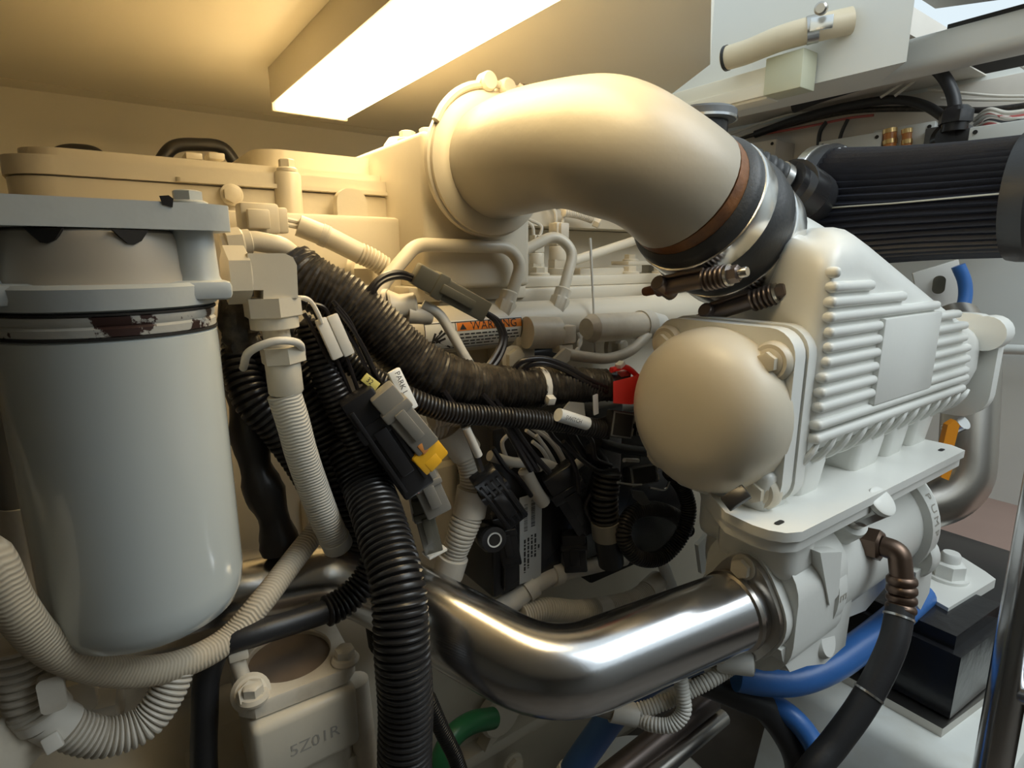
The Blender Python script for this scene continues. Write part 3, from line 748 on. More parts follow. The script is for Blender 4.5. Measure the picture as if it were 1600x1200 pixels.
# corrugated hose at the lower left
ch = T('corrugated_hose', 'short cream corrugated hose curving below the filter can', 'hose', PY(150, 1150, .36))
p3 = cr([PY(30, 1010, .37), PY(38, 1060, .368), PY(62, 1108, .366), PY(100, 1135, .366), PY(165, 1152, .366), PY(225, 1130, .368), PY(262, 1080, .372), PY(280, 1030, .378)])
O('hose_run', corr(p3, 0.0098, 0.0030, 0.0024, 18), 'conduit', ch)
O('hose_large', corr(cr([PY(28, 1000, .367), PY(36, 1045, .366), PY(50, 1090, .365), PY(66, 1112, .364)]), 0.0118, 0.0042, 0.0030, 18), 'conduit', ch)
O('collar', sweep(sub(p3, .28, .011), 0.0135, 24), 'nylon', ch)
O('cuff', sweep(sub(p3, .365, .012), 0.0120, 24), 'nylon', ch)
O('cable_tie_tail', rbox(0.008, 0.005, 0.009, 0.001), 'nylon', ch, fr(PY(82, 1160, .352), (0.3, -0.5, -1)))
O('hose_bracket', prism(rrect(0.011, 0.020, 0.003), 0.006, 0.001), 'conduit', ch, fr(PY(82, 1076, .350), (0, -1, 0), (1, 0, 0)))
gb = T('mounting_block', 'cream square bracket block below the braided fuel hose', 'bracket', PY(130, 1095, .40))
O('block', abox(PY(100, 1060, .40).x, PY(150, 1060, .40).x, 0.39, 0.42, PY(100, 1130, .40).z, PY(100, 1060, .40).z, 0.003), 'paint_worn', gb)
O('hex_plug', rings([(0.011, 0, 'h'), (0.011, 0.012, 'h'), (0.009, 0.013)]), 'paint_worn', gb, fr(PY(152, 1105, .40), (1, -0.2, 0)))
hb = T('hex_bolt', 'large worn cream hex bolt at the bottom left corner', 'bolt', PY(5, 1160, .36))
O('head', rings([(0.016, -0.02), (0.016, 0, 'h'), (0.016, 0.012, 'h'), (0.013, 0.014)]), 'paint_worn', hb, fr(PY(2, 1160, .37), (0.5, -1, 0.2)))
O('shank', sweep([PY(2, 1160, .37), PY(-5, 1150, .46)], 0.010, 16), 'paint_worn', hb)

# front casting behind and below the filter
fc = T('front_casting', 'smooth cream front housing casting below the filter can', 'casting', (0.0, 0.47, -0.86))
O('housing', prism([(-0.22, 0.42), (0.045, 0.42), (0.075, 0.45), (0.075, 0.57), (-0.22, 0.57)], 0.46, 0.02, 4, -0.84), 'paint_lamplit', fc)
O('rib', abox(-0.020, -0.012, 0.412, 0.43, -0.72, -0.42, 0.003), 'paint_lamplit', fc)
O('rib', abox(0.012, 0.020, 0.412, 0.43, -0.72, -0.42, 0.003), 'paint_lamplit', fc)
O('upper_web', abox(-0.20, 0.06, 0.50, 0.57, -0.40, -0.10, 0.01), 'paint_worn', fc)
O('ledge', abox(-0.25, 0.055, 0.40, 0.57, -0.385, -0.365, 0.006), 'paint_lamplit', fc)

# grey hose stub seen left of the can
gs = T('rubber_stub', 'grey corrugated stub hose in the dark gap behind the filter can', 'hose', PY(40, 800, .50))
O('sleeve', sweep(cr([PY(8, 640, .50), PY(20, 720, .50), PY(34, 790, .50)]), 0.013, 18), 'plastic_taupe', gs)
O('cuff', sweep(cr([PY(34, 785, .50), PY(48, 860, .50), PY(62, 930, .49), PY(75, 990, .48)]), 0.015, 18), 'conduit', gs)
O('ring', sweep(sub(cr([PY(40, 820, .50), PY(70, 960, .485)]), .75, .004), 0.0163, 18), 'conduit', gs)
O('ring', sweep(sub(cr([PY(40, 820, .50), PY(70, 960, .485)]), .9, .004), 0.0163, 18), 'conduit', gs)
O('shadow_panel', abox(-0.14, 0.05, 0.535, 0.558, -0.30, -0.03, 0.004), 'plastic', fc)  # black sheet painting in the shade of the gap behind the can

# tape wrapped pipe right of the can
tw = O('taped_pipe', rough_tube(cr([PY(372, 560, .475), PY(384, 640, .47), PY(402, 735, .462), PY(425, 800, .455), PY(440, 860, .45)]), lambda t: 0.0135 + 0.002 * math.sin(t * 21), 0.006, 0.0006, 18), 'tape', label='black tape-wrapped pipe between the filter can and the braided hose', cat='pipe')

# ------------------------------------------------------------------ thermostat flange and casting, bottom centre-left
th = T('thermostat_housing', 'worn cream square housing with open round port and cast lettering', 'housing', (0.083, 0.40, -0.50))
tc = PD(452, 1022, .42)
TX, TY, TZ = tc.x, tc.y, tc.z
fv = prism(rrect(0.078, 0.078, 0.012, 5), 0.012)
# flange with a real hole: ring loft from square outline to round port
def square_with_hole(s, r, rad, h):
    n = 48; out = []; inn = []
    for i in range(n):
        a = 2 * PI * i / n
        c, sn = math.cos(a), math.sin(a)
        k = (s / 2) / max(abs(c), abs(sn)); k = min(k, s / 2 * 1.26)
        out.append((k * c, k * sn)); inn.append((rad * c, rad * sn))
    return loft([[(x, y, z) for x, y in ring] for ring, z in ((inn, -0.03), (inn, h - .001), ([(x * 1.03, y * 1.03) for x, y in inn], h), ([(x * .98, y * .98) for x, y in out], h), (out, h - .0015), (out, 0), ([(x * .8, y * .8) for x, y in out], -0.001))], cap=False)
rotx = (1, -0.05, 0)
O('flange', square_with_hole(0.078, 0, 0.0285, 0.011), 'paint_worn', th, fr((TX, TY, TZ - 0.011), (0, 0, 1), rotx))
O('port_plug', rings([(0.0284, 0.004), (0.026, -0.004), (0.012, -0.008), (0.002, -0.0085)][::-1], 32), 'brown_inner', th, fr((TX, TY, TZ - 0.008), (0, 0, 1)), 60)
O('body', prism(rrect(0.070, 0.074, 0.012, 5), 0.20, 0.004, 3), 'paint_lamplit', th, fr((TX, TY + 0.002, TZ - 0.213), (0, 0, 1), rotx))
O('front_pad', abox(TX - 0.037, TX + 0.034, TY - 0.046, TY, TZ - 0.062, TZ - 0.0125, 0.006, 3), 'paint_lamplit', th)
O('lower_body', prism(rrect(0.12, 0.09, 0.02, 5), 0.16, 0.008, 3), 'paint_lamplit', th, fr((TX - 0.012, TY + 0.01, TZ - 0.24), (0, 0, 1)))
for dx, dy in ((-0.031, -0.031), (0.031, -0.031), (0.031, 0.031), (-0.031, 0.031)):
    O('bolt_head', rings([(0.0095, 0), (0.0100, 0.002), (0.0085, 0.0045), (0.0062, 0.005, 'h'), (0.0060, 0.0105, 'h'), (0.005, 0.0115)]), 'paint_worn', th, fr((TX + dx, TY + dy, TZ - 0.0005)))
O('post', sweep([(TX + 0.038, TY - 0.03, TZ - 0.02), (TX + 0.043, TY - 0.03, TZ - 0.12)], 0.009, 16), 'paint_worn', th)
bolt(th, (TX + 0.006, TY - 0.038, TZ - 0.098), (0, -1, 0), 0.010, 0.010, 'paint_lamplit')
O('cast_lettering', text_geo('5Z01R', 0.0125), 'stone', th, fr((TX + 0.002, TY - 0.0463, TZ - 0.040), (0, -1, 0), (1, 0, 0.0)))
bc = T('pipe_bracket', 'tan painted bracket strap in front of the open housing port', 'bracket', PD(375, 1020, .385))
O('strap', sweep(cr([PD(352, 985, .385), PD(366, 1020, .385), PD(384, 1075, .388)]), 0.0052, 10), 'paint_worn', bc)
O('bolt_head', rings([(0.012, -0.002), (0.0125, 0.004), (0.010, 0.007), (0.007, 0.0075, 'h'), (0.007, 0.013, 'h')]), 'paint_worn', bc, fr(PD(392, 1082, .384), (-0.1, -0.7, 0.5)))
O('pad', rbox(0.012, 0.012, 0.004, .001), 'paint_worn', bc, fr(PD(372, 1018, .382), (-.2, -1, .3)))

# ------------------------------------------------------------------ black corrugated hoses in the left middle
l1 = cr([PY(420, 520, .46), PY(440, 575, .455), PY(478, 625, .45), PY(515, 690, .445), PY(545, 760, .44), PY(572, 830, .442), PY(588, 890, .455), PY(600, 950, .475), PY(606, 1000, .50)])
O('loom_hose', corr(l1, 0.0185, 0.0050, 0.0034, 20), 'loom', label='thick black corrugated hose with coarse ridges dropping beside the braided hose', cat='hose')
l2 = cr([PY(485, 500, .42), PY(505, 570, .415), PY(540, 650, .41), PY(575, 720, .405), PY(592, 790, .40), PY(592, 850, .395), PY(572, 905, .39), PY(530, 945, .388), PY(470, 968, .385), PY(400, 990, .382), PY(345, 1010, .385), PY(325, 1050, .39), PY(320, 1120, .39), PY(322, 1230, .39), V((0.035, 0.385, -0.60)), V((0.05, 0.36, -0.84))])
lh = T('thin_loom', 'thin black corrugated hose curling across to the open port bracket', 'hose', PY(560, 930, .39))
O('ribbed_run', corr(l2[:75], 0.0105, 0.0040, 0.0024, 16), 'loom', lh)
O('smooth_run', sweep(resample(l2[74:], step=.006), 0.0085, 16), 'rubber', lh)
l3 = cr([PY(545, 690, .425), PY(572, 755, .405), PY(598, 830, .368), PY(622, 920, .335), PY(628, 1010, .322), PY(634, 1100, .320), PY(636, 1230, .322), V((0.19, 0.36, -0.52)), V((0.20, 0.42, -0.68)), V((0.20, 0.50, -0.80))])
O('main_loom', corr(l3, 0.0178, 0.0047, 0.0032, 22), 'loom', label='thickest black corrugated hose running down to the bottom edge', cat='hose')
O('side_loom', corr(cr([PY(378, 520, .47), PY(378, 580, .455), PY(395, 625, .445), PY(430, 665, .44), PY(470, 720, .44), PY(510, 790, .44)]), 0.0125, 0.0048, 0.0030, 18), 'loom', label='black corrugated hose tucked behind the hex nut and braided hose', cat='hose')
tieA = O('cable_strap', sweep(cr([PY(380, 575, .405), PY(392, 548, .38), PY(430, 533, .373), PY(465, 536, .378), PY(472, 560, .40)]), 0.0026, 10), 'nylon', label='cream strap bound round the hose below the elbow union', cat='cable tie')
O('dirty_clamp', rough_tube(cr([PY(383, 450, .425), PY(372, 500, .42), PY(380, 545, .42)]), 0.012, 0.004, 0.002, 14), 'loom_dusty', label='dirty black rubber clamp behind the elbow union', cat='clamp')
# ================================================================== FUEL RAIL with warning labels
RY, RZ, RR = 0.522, -0.071, 0.0245
rail = T('fuel_rail', 'cream round fuel rail along the engine carrying warning labels', 'rail', (0.5, RY, RZ))
O('tube', sweep([(0.165, RY, RZ), (0.30, RY, RZ), (0.60, RY, RZ), (0.86, RY, RZ)], RR, 40), 'paint_lamplit', rail)
O('end_collar', rings([(RR, 0), (RR + .0025, .002), (RR + .0025, .028), (RR, .03)], 40), 'paint_lamplit', rail, fr((0.195, RY, RZ), (1, 0, 0)))
O('bracket', abox(0.365, 0.392, 0.50, 0.56, -0.15, -0.08, 0.003), 'paint_lamplit', rail)
bolt(rail, PY(800, 560, 0.497), (0, -1, 0), 0.010, 0.010, 'paint_lamplit')
def on_rail(g, s0, t0, lift=0.0):
    """lay flat print (x along, y up) onto the rail's round side"""
    r = RR + 0.0003 + lift
    vs = [V((s0 + v[0], RY - r * math.cos((t0 + v[1]) / RR), RZ + r * math.sin((t0 + v[1]) / RR))) for v in g[0]]
    return (vs, g[1], None)
def gridrect(x0, x1, y0, y1, nx=2, ny=8):
    vs = [V((x0 + (x1 - x0) * i / nx, y0 + (y1 - y0) * j / ny, 0)) for j in range(ny + 1) for i in range(nx + 1)]
    fs = [[j * (nx + 1) + i, j * (nx + 1) + i + 1, (j + 1) * (nx + 1) + i + 1, (j + 1) * (nx + 1) + i] for j in range(ny) for i in range(nx)]
    return (vs, fs, None)
def merge(gs):
    vs, fs = [], []
    for g in gs:
        k = len(vs); vs += list(g[0]); fs += [[i + k for i in f] for f in g[1]]
    return (vs, fs, None)
def warning_label(xa, wd, word, clip=None):
    lb = O('warning_label', on_rail(gridrect(0, wd, -0.016, 0.016, 6, 10), xa, -0.0045), 'label', rail, label='white warning label with orange band')
    pw = wd * 0.30
    bt = 0.0009
    O('label_border', on_rail(merge([gridrect(0, pw, 0.0135, 0.0135 + bt, 2, 1), gridrect(0, pw, -0.0145, -0.0145 + bt, 2, 1), gridrect(0, bt, -0.0145, 0.0144, 1, 8), gridrect(pw - bt, pw, -0.0145, 0.0144, 1, 8),
        gridrect(pw, wd, -0.0145, -0.0145 + bt, 4, 1), gridrect(wd - bt, wd, -0.0145, 0.0144, 1, 8), gridrect(pw, wd, 0.0135, 0.0144, 4, 1)]), xa, -0.0045, 0.0002), 'ink', lb)
    O('orange_band', on_rail(gridrect(pw + .001, wd - .001, 0.005, 0.0132, 6, 4), xa, -0.0045, 0.0002), 'label_orange', lb)
    g = text_geo(word, 0.0120)
    O('label_word', on_rail(xf(g, Matrix.Translation((pw + (wd - pw) * .56, 0.0090, 0))), xa, -0.0045, 0.0005), 'ink', lb)
    tri = ([V((pw + .004, 0.0062, 0)), V((pw + .012, 0.0062, 0)), V((pw + .008, 0.0122, 0))], [[0, 1, 2]], None)
    O('alert_triangle', on_rail(tri, xa, -0.0045, 0.0005), 'ink', lb)
    lines = []
    rnd = random.Random(3)
    for k in range(4):
        x = pw + .004; y = 0.0015 - k * 0.0037
        while x < wd - (.006 if k < 3 else wd * .3):
            L = rnd.uniform(.003, .008); lines.append(gridrect(x, min(x + L, wd - .003), y - .0007, y + .0007, 1, 1)); x += L + .0015
    O('small_print', on_rail(merge(lines), xa, -0.0045, 0.0004), 'ink', lb, kind='stuff')
    # hand pictogram: dark open hand struck by a jet
    hand = [gridrect(pw * .18, pw * .34, -.011, -.004, 1, 2)]
    for i, (x, y, a, L) in enumerate(((.25, -.004, 1.25, .009), (.30, -.003, .85, .013), (.34, -.003, .6, .013), (.36, -.005, .35, .011))):
        c, s_ = math.cos(a), math.sin(a); w_ = .0012
        x *= pw
        p = [V((x - s_ * w_, y + c * w_, 0)), V((x + s_ * w_, y - c * w_, 0)), V((x + s_ * w_ + c * L, y - c * w_ + s_ * L, 0)), V((x - s_ * w_ + c * L, y + c * w_ + s_ * L, 0))]
        hand.append((p, [[0, 1, 2, 3]], None))
    hand.append(([V((pw * .40, -.002, 0)), V((pw * .9, -.012, 0)), V((pw * .86, -.013, 0)), V((pw * .36, -.004, 0))], [[0, 1, 2, 3]], None))
    O('hand_pictogram', on_rail(merge(hand), xa, -0.0045, 0.0004), 'ink', lb, kind='stuff')
warning_label(0.253, 0.118, 'WARNING')
warning_label(0.705, 0.118, 'WARNING')

# ------------------------------------------------------------------ rigid injector lines
def fuel_line(pts, r, R, label, nuts=(), mt='paint_lamplit', brackets=()):
    p = fillet(pts, R, 8)
    o = O('fuel_line', sweep(resample(p, step=.004), r, 16), mt, label=label, cat='pipe')
    for a, b, af in nuts: nut(o, a, b, af, mt)
    return o
fuel_line([PY(572, 500, .49), PY(600, 440, .50), PY(650, 382, .515), PY(795, 386, .515), PY(815, 412, .512), PY(796, 470, .512)], 0.0068, 0.03, 'cream bent fuel line with long level top run', [(PY(783, 500, .512), PY(797, 455, .512), 0.0100)])
fuel_line([PY(812, 395, .54), PY(868, 366, .53), PY(897, 392, .52), PY(878, 462, .512)], 0.0064, 0.03, 'cream hooked fuel line arching onto the rail', [(PY(868, 492, .512), PY(881, 450, .512), 0.0100)])
fuel_line([PY(895, 408, .56), PY(955, 388, .57), PY(1040, 360, .58)], 0.0062, 0.03, 'cream straight fuel line passing behind the elbow pipe')
fuel_line([PY(1050, 398, .54), PY(1040, 430, .53), PY(1026, 462, .522)], 0.0066, 0.02, 'short cream fuel line stub under the rusted pipe end', [(PY(1014, 482, .522), PY(1030, 440, .522), 0.0095)])
O('vent_rod', sweep([PY(922, 372, .50), PY(927, 470, .495), PY(930, 556, .49)], [0.0016, 0.0013, 0.0012], 8), 'wire_white', label='thin upright cream rod standing before the fuel rail', cat='rod')
fuel_line([PY(345, 382, .47), PY(395, 376, .47), PY(440, 384, .47), PY(505, 440, .48)], 0.0075, 0.02, 'cream pipe bending down behind the elbow union', [(PY(352, 381, .47), PY(392, 377, .47), 0.0095)])

# injector plugs on the head behind the elbow pipe
def inj(px, py, Yp, k, label):
    t = T('injector_plug', label, 'connector', PY(px, py + 50, Yp))
    z0 = PY(px, py + 50, Yp); z0.z = -0.020
    O('base_nut', rings([(0.014 * k, 0), (0.014 * k, 0.008 * k), (0.012 * k, 0.009 * k, 'h'), (0.012 * k, 0.02 * k, 'h')]), 'paint_lamplit', t, fr(z0))
    O('collar', rings([(0.0125 * k, 0.019 * k), (0.013 * k, 0.021 * k), (0.013 * k, 0.036 * k), (0.012 * k, 0.038 * k)], 24), 'paint_lamplit', t, fr(z0))
    O('plug_body', rbox(0.022 * k, 0.018 * k, 0.030 * k, 0.002), 'paint_lamplit', t, Matrix.Translation(z0 + V((0, 0, 0.053 * k))))
    O('latch', rbox(0.014 * k, 0.006, 0.018 * k, 0.001), 'conduit', t, Matrix.Translation(z0 + V((0, -0.010 * k, 0.058 * k))))
    for dx in (-.005, .005):
        O('wire', sweep(cr([z0 + V((dx, 0, .066 * k)), z0 + V((dx * 1.5, 0, .082 * k)), z0 + V((dx - .012, .01, .095 * k))]), 0.0022, 8), 'wire_white', t)
inj(872, 385, .605, 1.0, 'cream injector plug standing on the head below the elbow')
inj(838, 400, .60, 0.75, 'smaller cream plug beside the intake housing corner')
ws = T('sensor_lead', 'cream corrugated sensor lead with hex tip under the elbow', 'cable', PY(910, 335, .60))
O('ribbed_run', corr(cr([PY(880, 332, .60), PY(905, 336, .60), PY(925, 343, .60)]), 0.0050, 0.0030, 0.0016, 12), 'conduit', ws)
O('hex_tip', rings([(0.006, 0, 'h'), (0.006, 0.008, 'h'), (0.003, 0.010)]), 'paint_lamplit', ws, fr(PY(928, 346, .60), (0.6, -0.6, -0.4)))
br = T('cover_bracket', 'small cream bracket with bolt head above the cylinder head ledge', 'bracket', PY(1000, 420, .60))
O('plate', abox(PY(970, 412, .60).x, PY(1045, 412, .60).x, .585, .62, PY(1000, 414, .60).z, PY(1000, 408, .60).z, .001), 'paint_lamplit', br)
bolt(br, PY(985, 408, .60), (0, 0, 1), 0.008, 0.010, 'paint_lamplit')
O('upright', abox(PY(1010, 412, .61).x, PY(1035, 412, .61).x, .605, .62, PY(1000, 440, .61).z, PY(1000, 408, .61).z, .002), 'conduit_pale', br)
O('relief_block', abox(PY(905, 430, .59).x, PY(975, 430, .59).x, .588, .62, PY(940, 437, .59).z, PY(940, 418, .59).z, .003), 'paint_lamplit', br)

# tan sensor cylinder and small pipe below the rail
sn = T('pressure_sensor', 'tan painted sensor cylinder lying below the fuel rail', 'sensor', PY(970, 515, .475))
O('barrel', sweep([PY(925, 513, .475), PY(1005, 508, .475)], 0.0165, 28), 'paint_worn', sn)
O('collar', sweep([PY(1000, 508, .475), PY(1013, 507, .475)], 0.0180, 28), 'conduit', sn)
O('tip', sweep([PY(1012, 507, .475), PY(1034, 506, .475)], [0.017, 0.012], 24), 'conduit_pale', sn)
O('neck', sweep([PY(925, 513, .475), PY(916, 514, .475)], [0.0165, 0.012], 24), 'paint_worn', sn)
O('return_pipe', sweep(cr([PY(880, 552, .465), PY(915, 558, .462), PY(950, 560, .46), PY(985, 548, .46), PY(1012, 522, .465)]), 0.0062, 14), 'paint_worn', label='tan return pipe curving under the sensor cylinder', cat='pipe')
hp = T('hex_plug', 'bright cream hex plug below the tan sensor cylinder', 'plug', PY(958, 540, .52))
O('flange', rings([(0.017, 0), (0.017, 0.006), (0.014, 0.008)], 24), 'paint_lamplit', hp, fr(PY(955, 541, .53), (0.2, -1, 0)))
O('head', rings([(0.0105, 0.008, 'h'), (0.0105, 0.018, 'h'), (0.009, 0.02)]), 'paint_lamplit', hp, fr(PY(955, 541, .53), (0.2, -1, 0)))
sc2 = T('square_sensor', 'tan square plug with twisted wires under the fuel rail', 'sensor', PY(880, 525, .48))
O('barrel', sweep([PY(822, 520, .49), PY(870, 520, .485)], 0.0175, 24), 'paint_worn', sc2)
O('plug', rbox(0.018, 0.014, 0.020, 0.002), 'paint_worn', sc2, Matrix.Translation(PY(885, 522, .475)))
O('foot', rbox(0.020, 0.014, 0.010, 0.002), 'paint_worn', sc2, Matrix.Translation(PY(879, 544, .477)))
for i in range(3):
    O('wire', sweep(cr([PY(903 + i * 3, 520 + i * 3, .475), PY(908 - i * 2, 535, .472), PY(898 + i * 3, 550, .47)]), 0.0019, 8), 'wire_white', sc2)
O('tan_tag', prism([(0, 0), (0.016, 0.010), (0.024, 0.006), (0.022, -0.004), (0.006, -0.010)], 0.004, 0.001), 'paint_worn', sc2, fr(PY(862, 560, .462), (0, -1, 0), (1, 0, 0)))
O('gap_shade', abox(PY(815, 550, .53).x, PY(880, 550, .53).x, .515, .54, PY(850, 565, .53).z, PY(850, 540, .53).z, .006, 3), 'rubber', label='dark pad filling the shaded gap under the fuel rail', cat='pad')  # dark block stands in for the shade in this gap

# cream sensor conduit upper left
cc = T('sensor_conduit', 'cream sleeve conduit with square plug below the valve cover', 'conduit', PY(480, 360, .55))
a = PY(385, 343, .55)
O('plug', rbox(0.032, 0.022, 0.026, 0.003), 'paint_lamplit', cc, Matrix.Translation(PY(403, 342, .552)))
O('plug_latch', rbox(0.018, 0.006, 0.016, 0.0015), 'paint_lamplit', cc, Matrix.Translation(PY(404, 342, .537)))
O('plug_neck', rbox(0.014, 0.018, 0.022, 0.002), 'paint_lamplit', cc, Matrix.Translation(PY(434, 345, .552)))
for dy in (-4, 4): O('wire', sweep([PY(440, 345 + dy, .55), PY(470, 352 + dy, .55)], 0.0022, 8), 'wire_white', cc)
pc = cr([PY(466, 352, .55), PY(510, 370, .545), PY(562, 396, .54)])
O('sleeve', sweep(pc, 0.0098, 20), 'paint_lamplit', cc)
for f in (.36, .40, .44): O('band', sweep(sub(pc, f, .0022), 0.0104, 20), 'conduit', cc)
O('ribbed_end', corr(cr([PY(560, 395, .54), PY(580, 404, .54), PY(602, 418, .54)]), 0.0092, 0.0036, 0.0026, 16), 'paint_lamplit', cc)
pl = T('pipe_plug', 'cream hex plug in the head wall beside the fuel line', 'plug', PY(565, 435, .57))
O('washer', rings([(0.019, 0), (0.019, 0.005), (0.017, 0.007)], 28), 'paint_lamplit', pl, fr(PY(548, 432, .575), (0.9, -0.6, 0)))
O('hex', rings([(0.014, 0.006, 'h'), (0.014, 0.022, 'h'), (0.012, 0.024)]), 'paint_lamplit', pl, fr(PY(548, 432, .575), (0.9, -0.6, 0)))

# cream cap sensor and its lead in front of the rail
cs = T('cap_sensor', 'cream cap sensor with round dark disc in front of the fuel rail', 'sensor', PY(620, 480, .455))
O('disc', rings([(0.0165, 0), (0.0165, 0.004)], 28), 'paint_worn', cs, fr(PY(600, 482, .46), (0.8, -0.6, 0)))
O('cup', rings([(0.0145, 0.004), (0.015, 0.006), (0.0105, 0.014), (0.0105, 0.026), (0.0085, 0.028)], 24), 'paint_lamplit', cs, fr(PY(600, 482, .46), (0.9, -0.35, 0.1)))
O('stub', sweep([PY(635, 490, .45), PY(672, 492, .448)], 0.0085, 18), 'paint_worn', cs)
O('lead', sweep(cr([PY(660, 476, .445), PY(685, 490, .44), PY(705, 520, .435), PY(725, 555, .43), PY(742, 582, .43)]), 0.0046, 12), 'wire_white', cs)

# ------------------------------------------------------------------ olive plug with looped wires
def plug(name, label, pts, w, h, mt, cat='connector', segs=2, ribs=0, upv=None, taper=1.0, par=None):
    """moulded connector along a line: body, waist collar, latch"""
    a, b = V(pts[0]), V(pts[1]); d = b - a; L = d.length
    t = T(name, label, cat, a)
    view = -(a + b).normalized()
    x = view - d.normalized() * view.dot(d.normalized())
    m = fr((a + b) / 2, d, x)       # local x faces the room side
    O('body', rbox(h, w, L * .96, min(w, h) * .12, 2, taper), mt, t, m)
    O('collar', rbox(h * 1.18, w * 1.16, L * .14, min(w, h) * .1), mt, t, fr(a.lerp(b, .32), d, x))
    O('latch', rbox(h * .3, w * .42, L * .44, min(w, h) * .06), mt, t, fr(a.lerp(b, .55) + x.normalized() * h * .55, d, x))
    for i in range(ribs):
        O('rib', rbox(h * .18, w * .12, L * .8, .0006), mt, t, fr(a.lerp(b, .5) + x.normalized() * h * .55 + d.cross(x).normalized() * w * (-.35 + .7 * i / max(1, ribs - 1)), d, x))
    return t
ol = plug('wire_plug', 'olive brown two-part wire plug in front of the warning label', (PY(645, 425, .44), PY(760, 488, .43)), 0.019, 0.016, 'plastic_olive')
for i, k in enumerate((0, 9)):
    O('wire', sweep(cr([PY(652, 436 + k * .4, .44), PY(625, 426 + k * .7, .438), PY(598, 432 + k * .8, .436), PY(577 + k * .8, 455, .434), PY(569 + k, 500, .435)]), 0.0024, 8), 'wire_black', ol)
    O('wire', sweep(cr([PY(755, 486, .43), PY(775 + k * .5, 503, .428), PY(784 + k * .6, 528, .425), PY(772 + k, 558, .42), PY(745 + k, 592, .415)]), 0.0026, 8), 'wire_black', ol)

# ------------------------------------------------------------------ main wiring harness
hw = cr([PY(452, 418, .47), PY(480, 440, .46), PY(530, 465, .45), PY(585, 508, .44), PY(640, 560, .43), PY(690, 590, .42), PY(750, 604, .415), PY(820, 606, .41), PY(890, 602, .405), PY(955, 602, .40)])
hr = T('wiring_harness', 'thick dusty black ribbed wiring harness sweeping across the engine', 'harness', PY(640, 560, .43))
O('loom', rough_tube(hw, lambda t: 0.0212 - 0.0060 * max(0, t - .45) / .55, 0.0018, 0.0008, 26, 0.0009, 5), 'loom_dusty', hr)
tie(hr, hw, .74, 0.0190, .006, 'nylon', (0, -1, -.4))
O('end_cap', rings([(0.0145, 0), (0.0155, .002), (0.0155, .022), (0.013, .025)], 24), 'plastic', hr, fr(PY(945, 602, .40), PY(975, 603, .396) - PY(945, 602, .40)))
uh = cr([PY(470, 505, .43), PY(520, 545, .42), PY(580, 590, .41), PY(640, 622, .402), PY(700, 643, .398), PY(770, 650, .395), PY(830, 655, .39), PY(890, 663, .388), PY(945, 672, .385)])
O('lower_loom', corr(uh, 0.0082, 0.0034, 0.0020, 16), 'loom', label='thinner black corrugated loom under the main harness', cat='harness')
for k, (o1, o2, lb) in enumerate(((0, 0, 'black wire arching over the harness, upper of the pair'), (9, 7, 'black wire arching over the harness, lower of the pair'))):
    O('loop_wire', sweep(cr([PY(800 + o1, 580 + o2, .41), PY(815 + o1, 565 + o2, .405), PY(845, 560 + o2, .40), PY(880, 570 + o2, .395), PY(915, 590 + o2, .39), PY(948, 606 + o2, .388)]), 0.0026, 10), 'wire_black', label=lb, cat='wire')

# red capped terminal
rc = T('terminal_cap', 'bright red plastic terminal cap at the end of the harness', 'cap', PY(985, 605, .385))
O('cap', loft([[PY(968, 590, .385) + V((0, j * .006, 0)) if False else PY(x, y, .385 + (.010 if k else -.008)) for k in (0, 1) for x, y in ()] for _ in ()] or [
    [PY(958, 596, .366), PY(958, 630, .366), PY(958, 630, .392), PY(958, 596, .392)],
    [PY(982, 590, .364), PY(986, 632, .364), PY(986, 632, .394), PY(982, 590, .394)],
    [PY(1002, 584, .364), PY(1006, 628, .364), PY(1006, 628, .390), PY(1002, 584, .390)],
    [PY(1016, 596, .370), PY(1016, 616, .370), PY(1016, 616, .386), PY(1016, 596, .386)]]), 'red_plastic', rc, sm=30)
O('cap_arm', sweep(cr([PY(955, 578, .385), PY(978, 574, .385), PY(996, 588, .385), PY(1004, 598, .385)]), 0.0028, 10), 'red_plastic', rc)
O('dark_wing', rbox(0.016, 0.006, 0.012, 0.002), 'red_dark', rc, Matrix.Translation(PY(975, 588, .39)))
O('white_tab', rbox(0.009, 0.005, 0.007, 0.001), 'label', rc, fr(PY(969, 570, .382), (0.2, -1, 0), (1, 0, .35)))

# ------------------------------------------------------------------ tagged wires left of the harness
def wires(label, sets, r=0.0016, mt='wire_black', name='wire_bundle'):
    t = T(name, label, 'wires', sets[0][0])
    for s in sets: O('wire', sweep(cr(s, 8), r, 8), mt, t)
    return t
tb = wires('black thin wires with cream sleeve tags beside the elbow union', [
    PYs(.405, (468, 468), (485, 478), (500, 505), (525, 560), (548, 615)), PYs(.402, (480, 475), (505, 480), (522, 510), (542, 560), (560, 612)),
    PYs(.40, (520, 470), (545, 500), (562, 535), (585, 585), (600, 620)), PYs(.398, (525, 480), (548, 510), (572, 550), (590, 590), (606, 616)),
    PYs(.405, (475, 490), (492, 520), (512, 560), (535, 600), (552, 630)), PYs(.40, (530, 505), (555, 540), (575, 580), (598, 615), (612, 640))])
for a_, b_ in (((500, 498), (528, 560)), ((518, 492), (546, 555))):
    pa_, pb_ = PY(*a_, .398), PY(*b_, .395)
    O('sleeve_tag', rbox(0.004, 0.008, (pb_ - pa_).length, .001), 'nylon', tb, fr((pa_ + pb_) / 2, pb_ - pa_, (0, -1, 0)))
O('white_wire', sweep(cr(PYs(.395, (462, 465), (482, 468), (497, 490), (503, 505)), 8), 0.0016, 8), 'wire_white', tb)
lt = T('wire_tag', 'pale printed sleeve tag slanting over the lower loom', 'tag', PY(628, 605, .385))
pa_, pb_ = PY(614, 578, .388), PY(644, 640, .382)
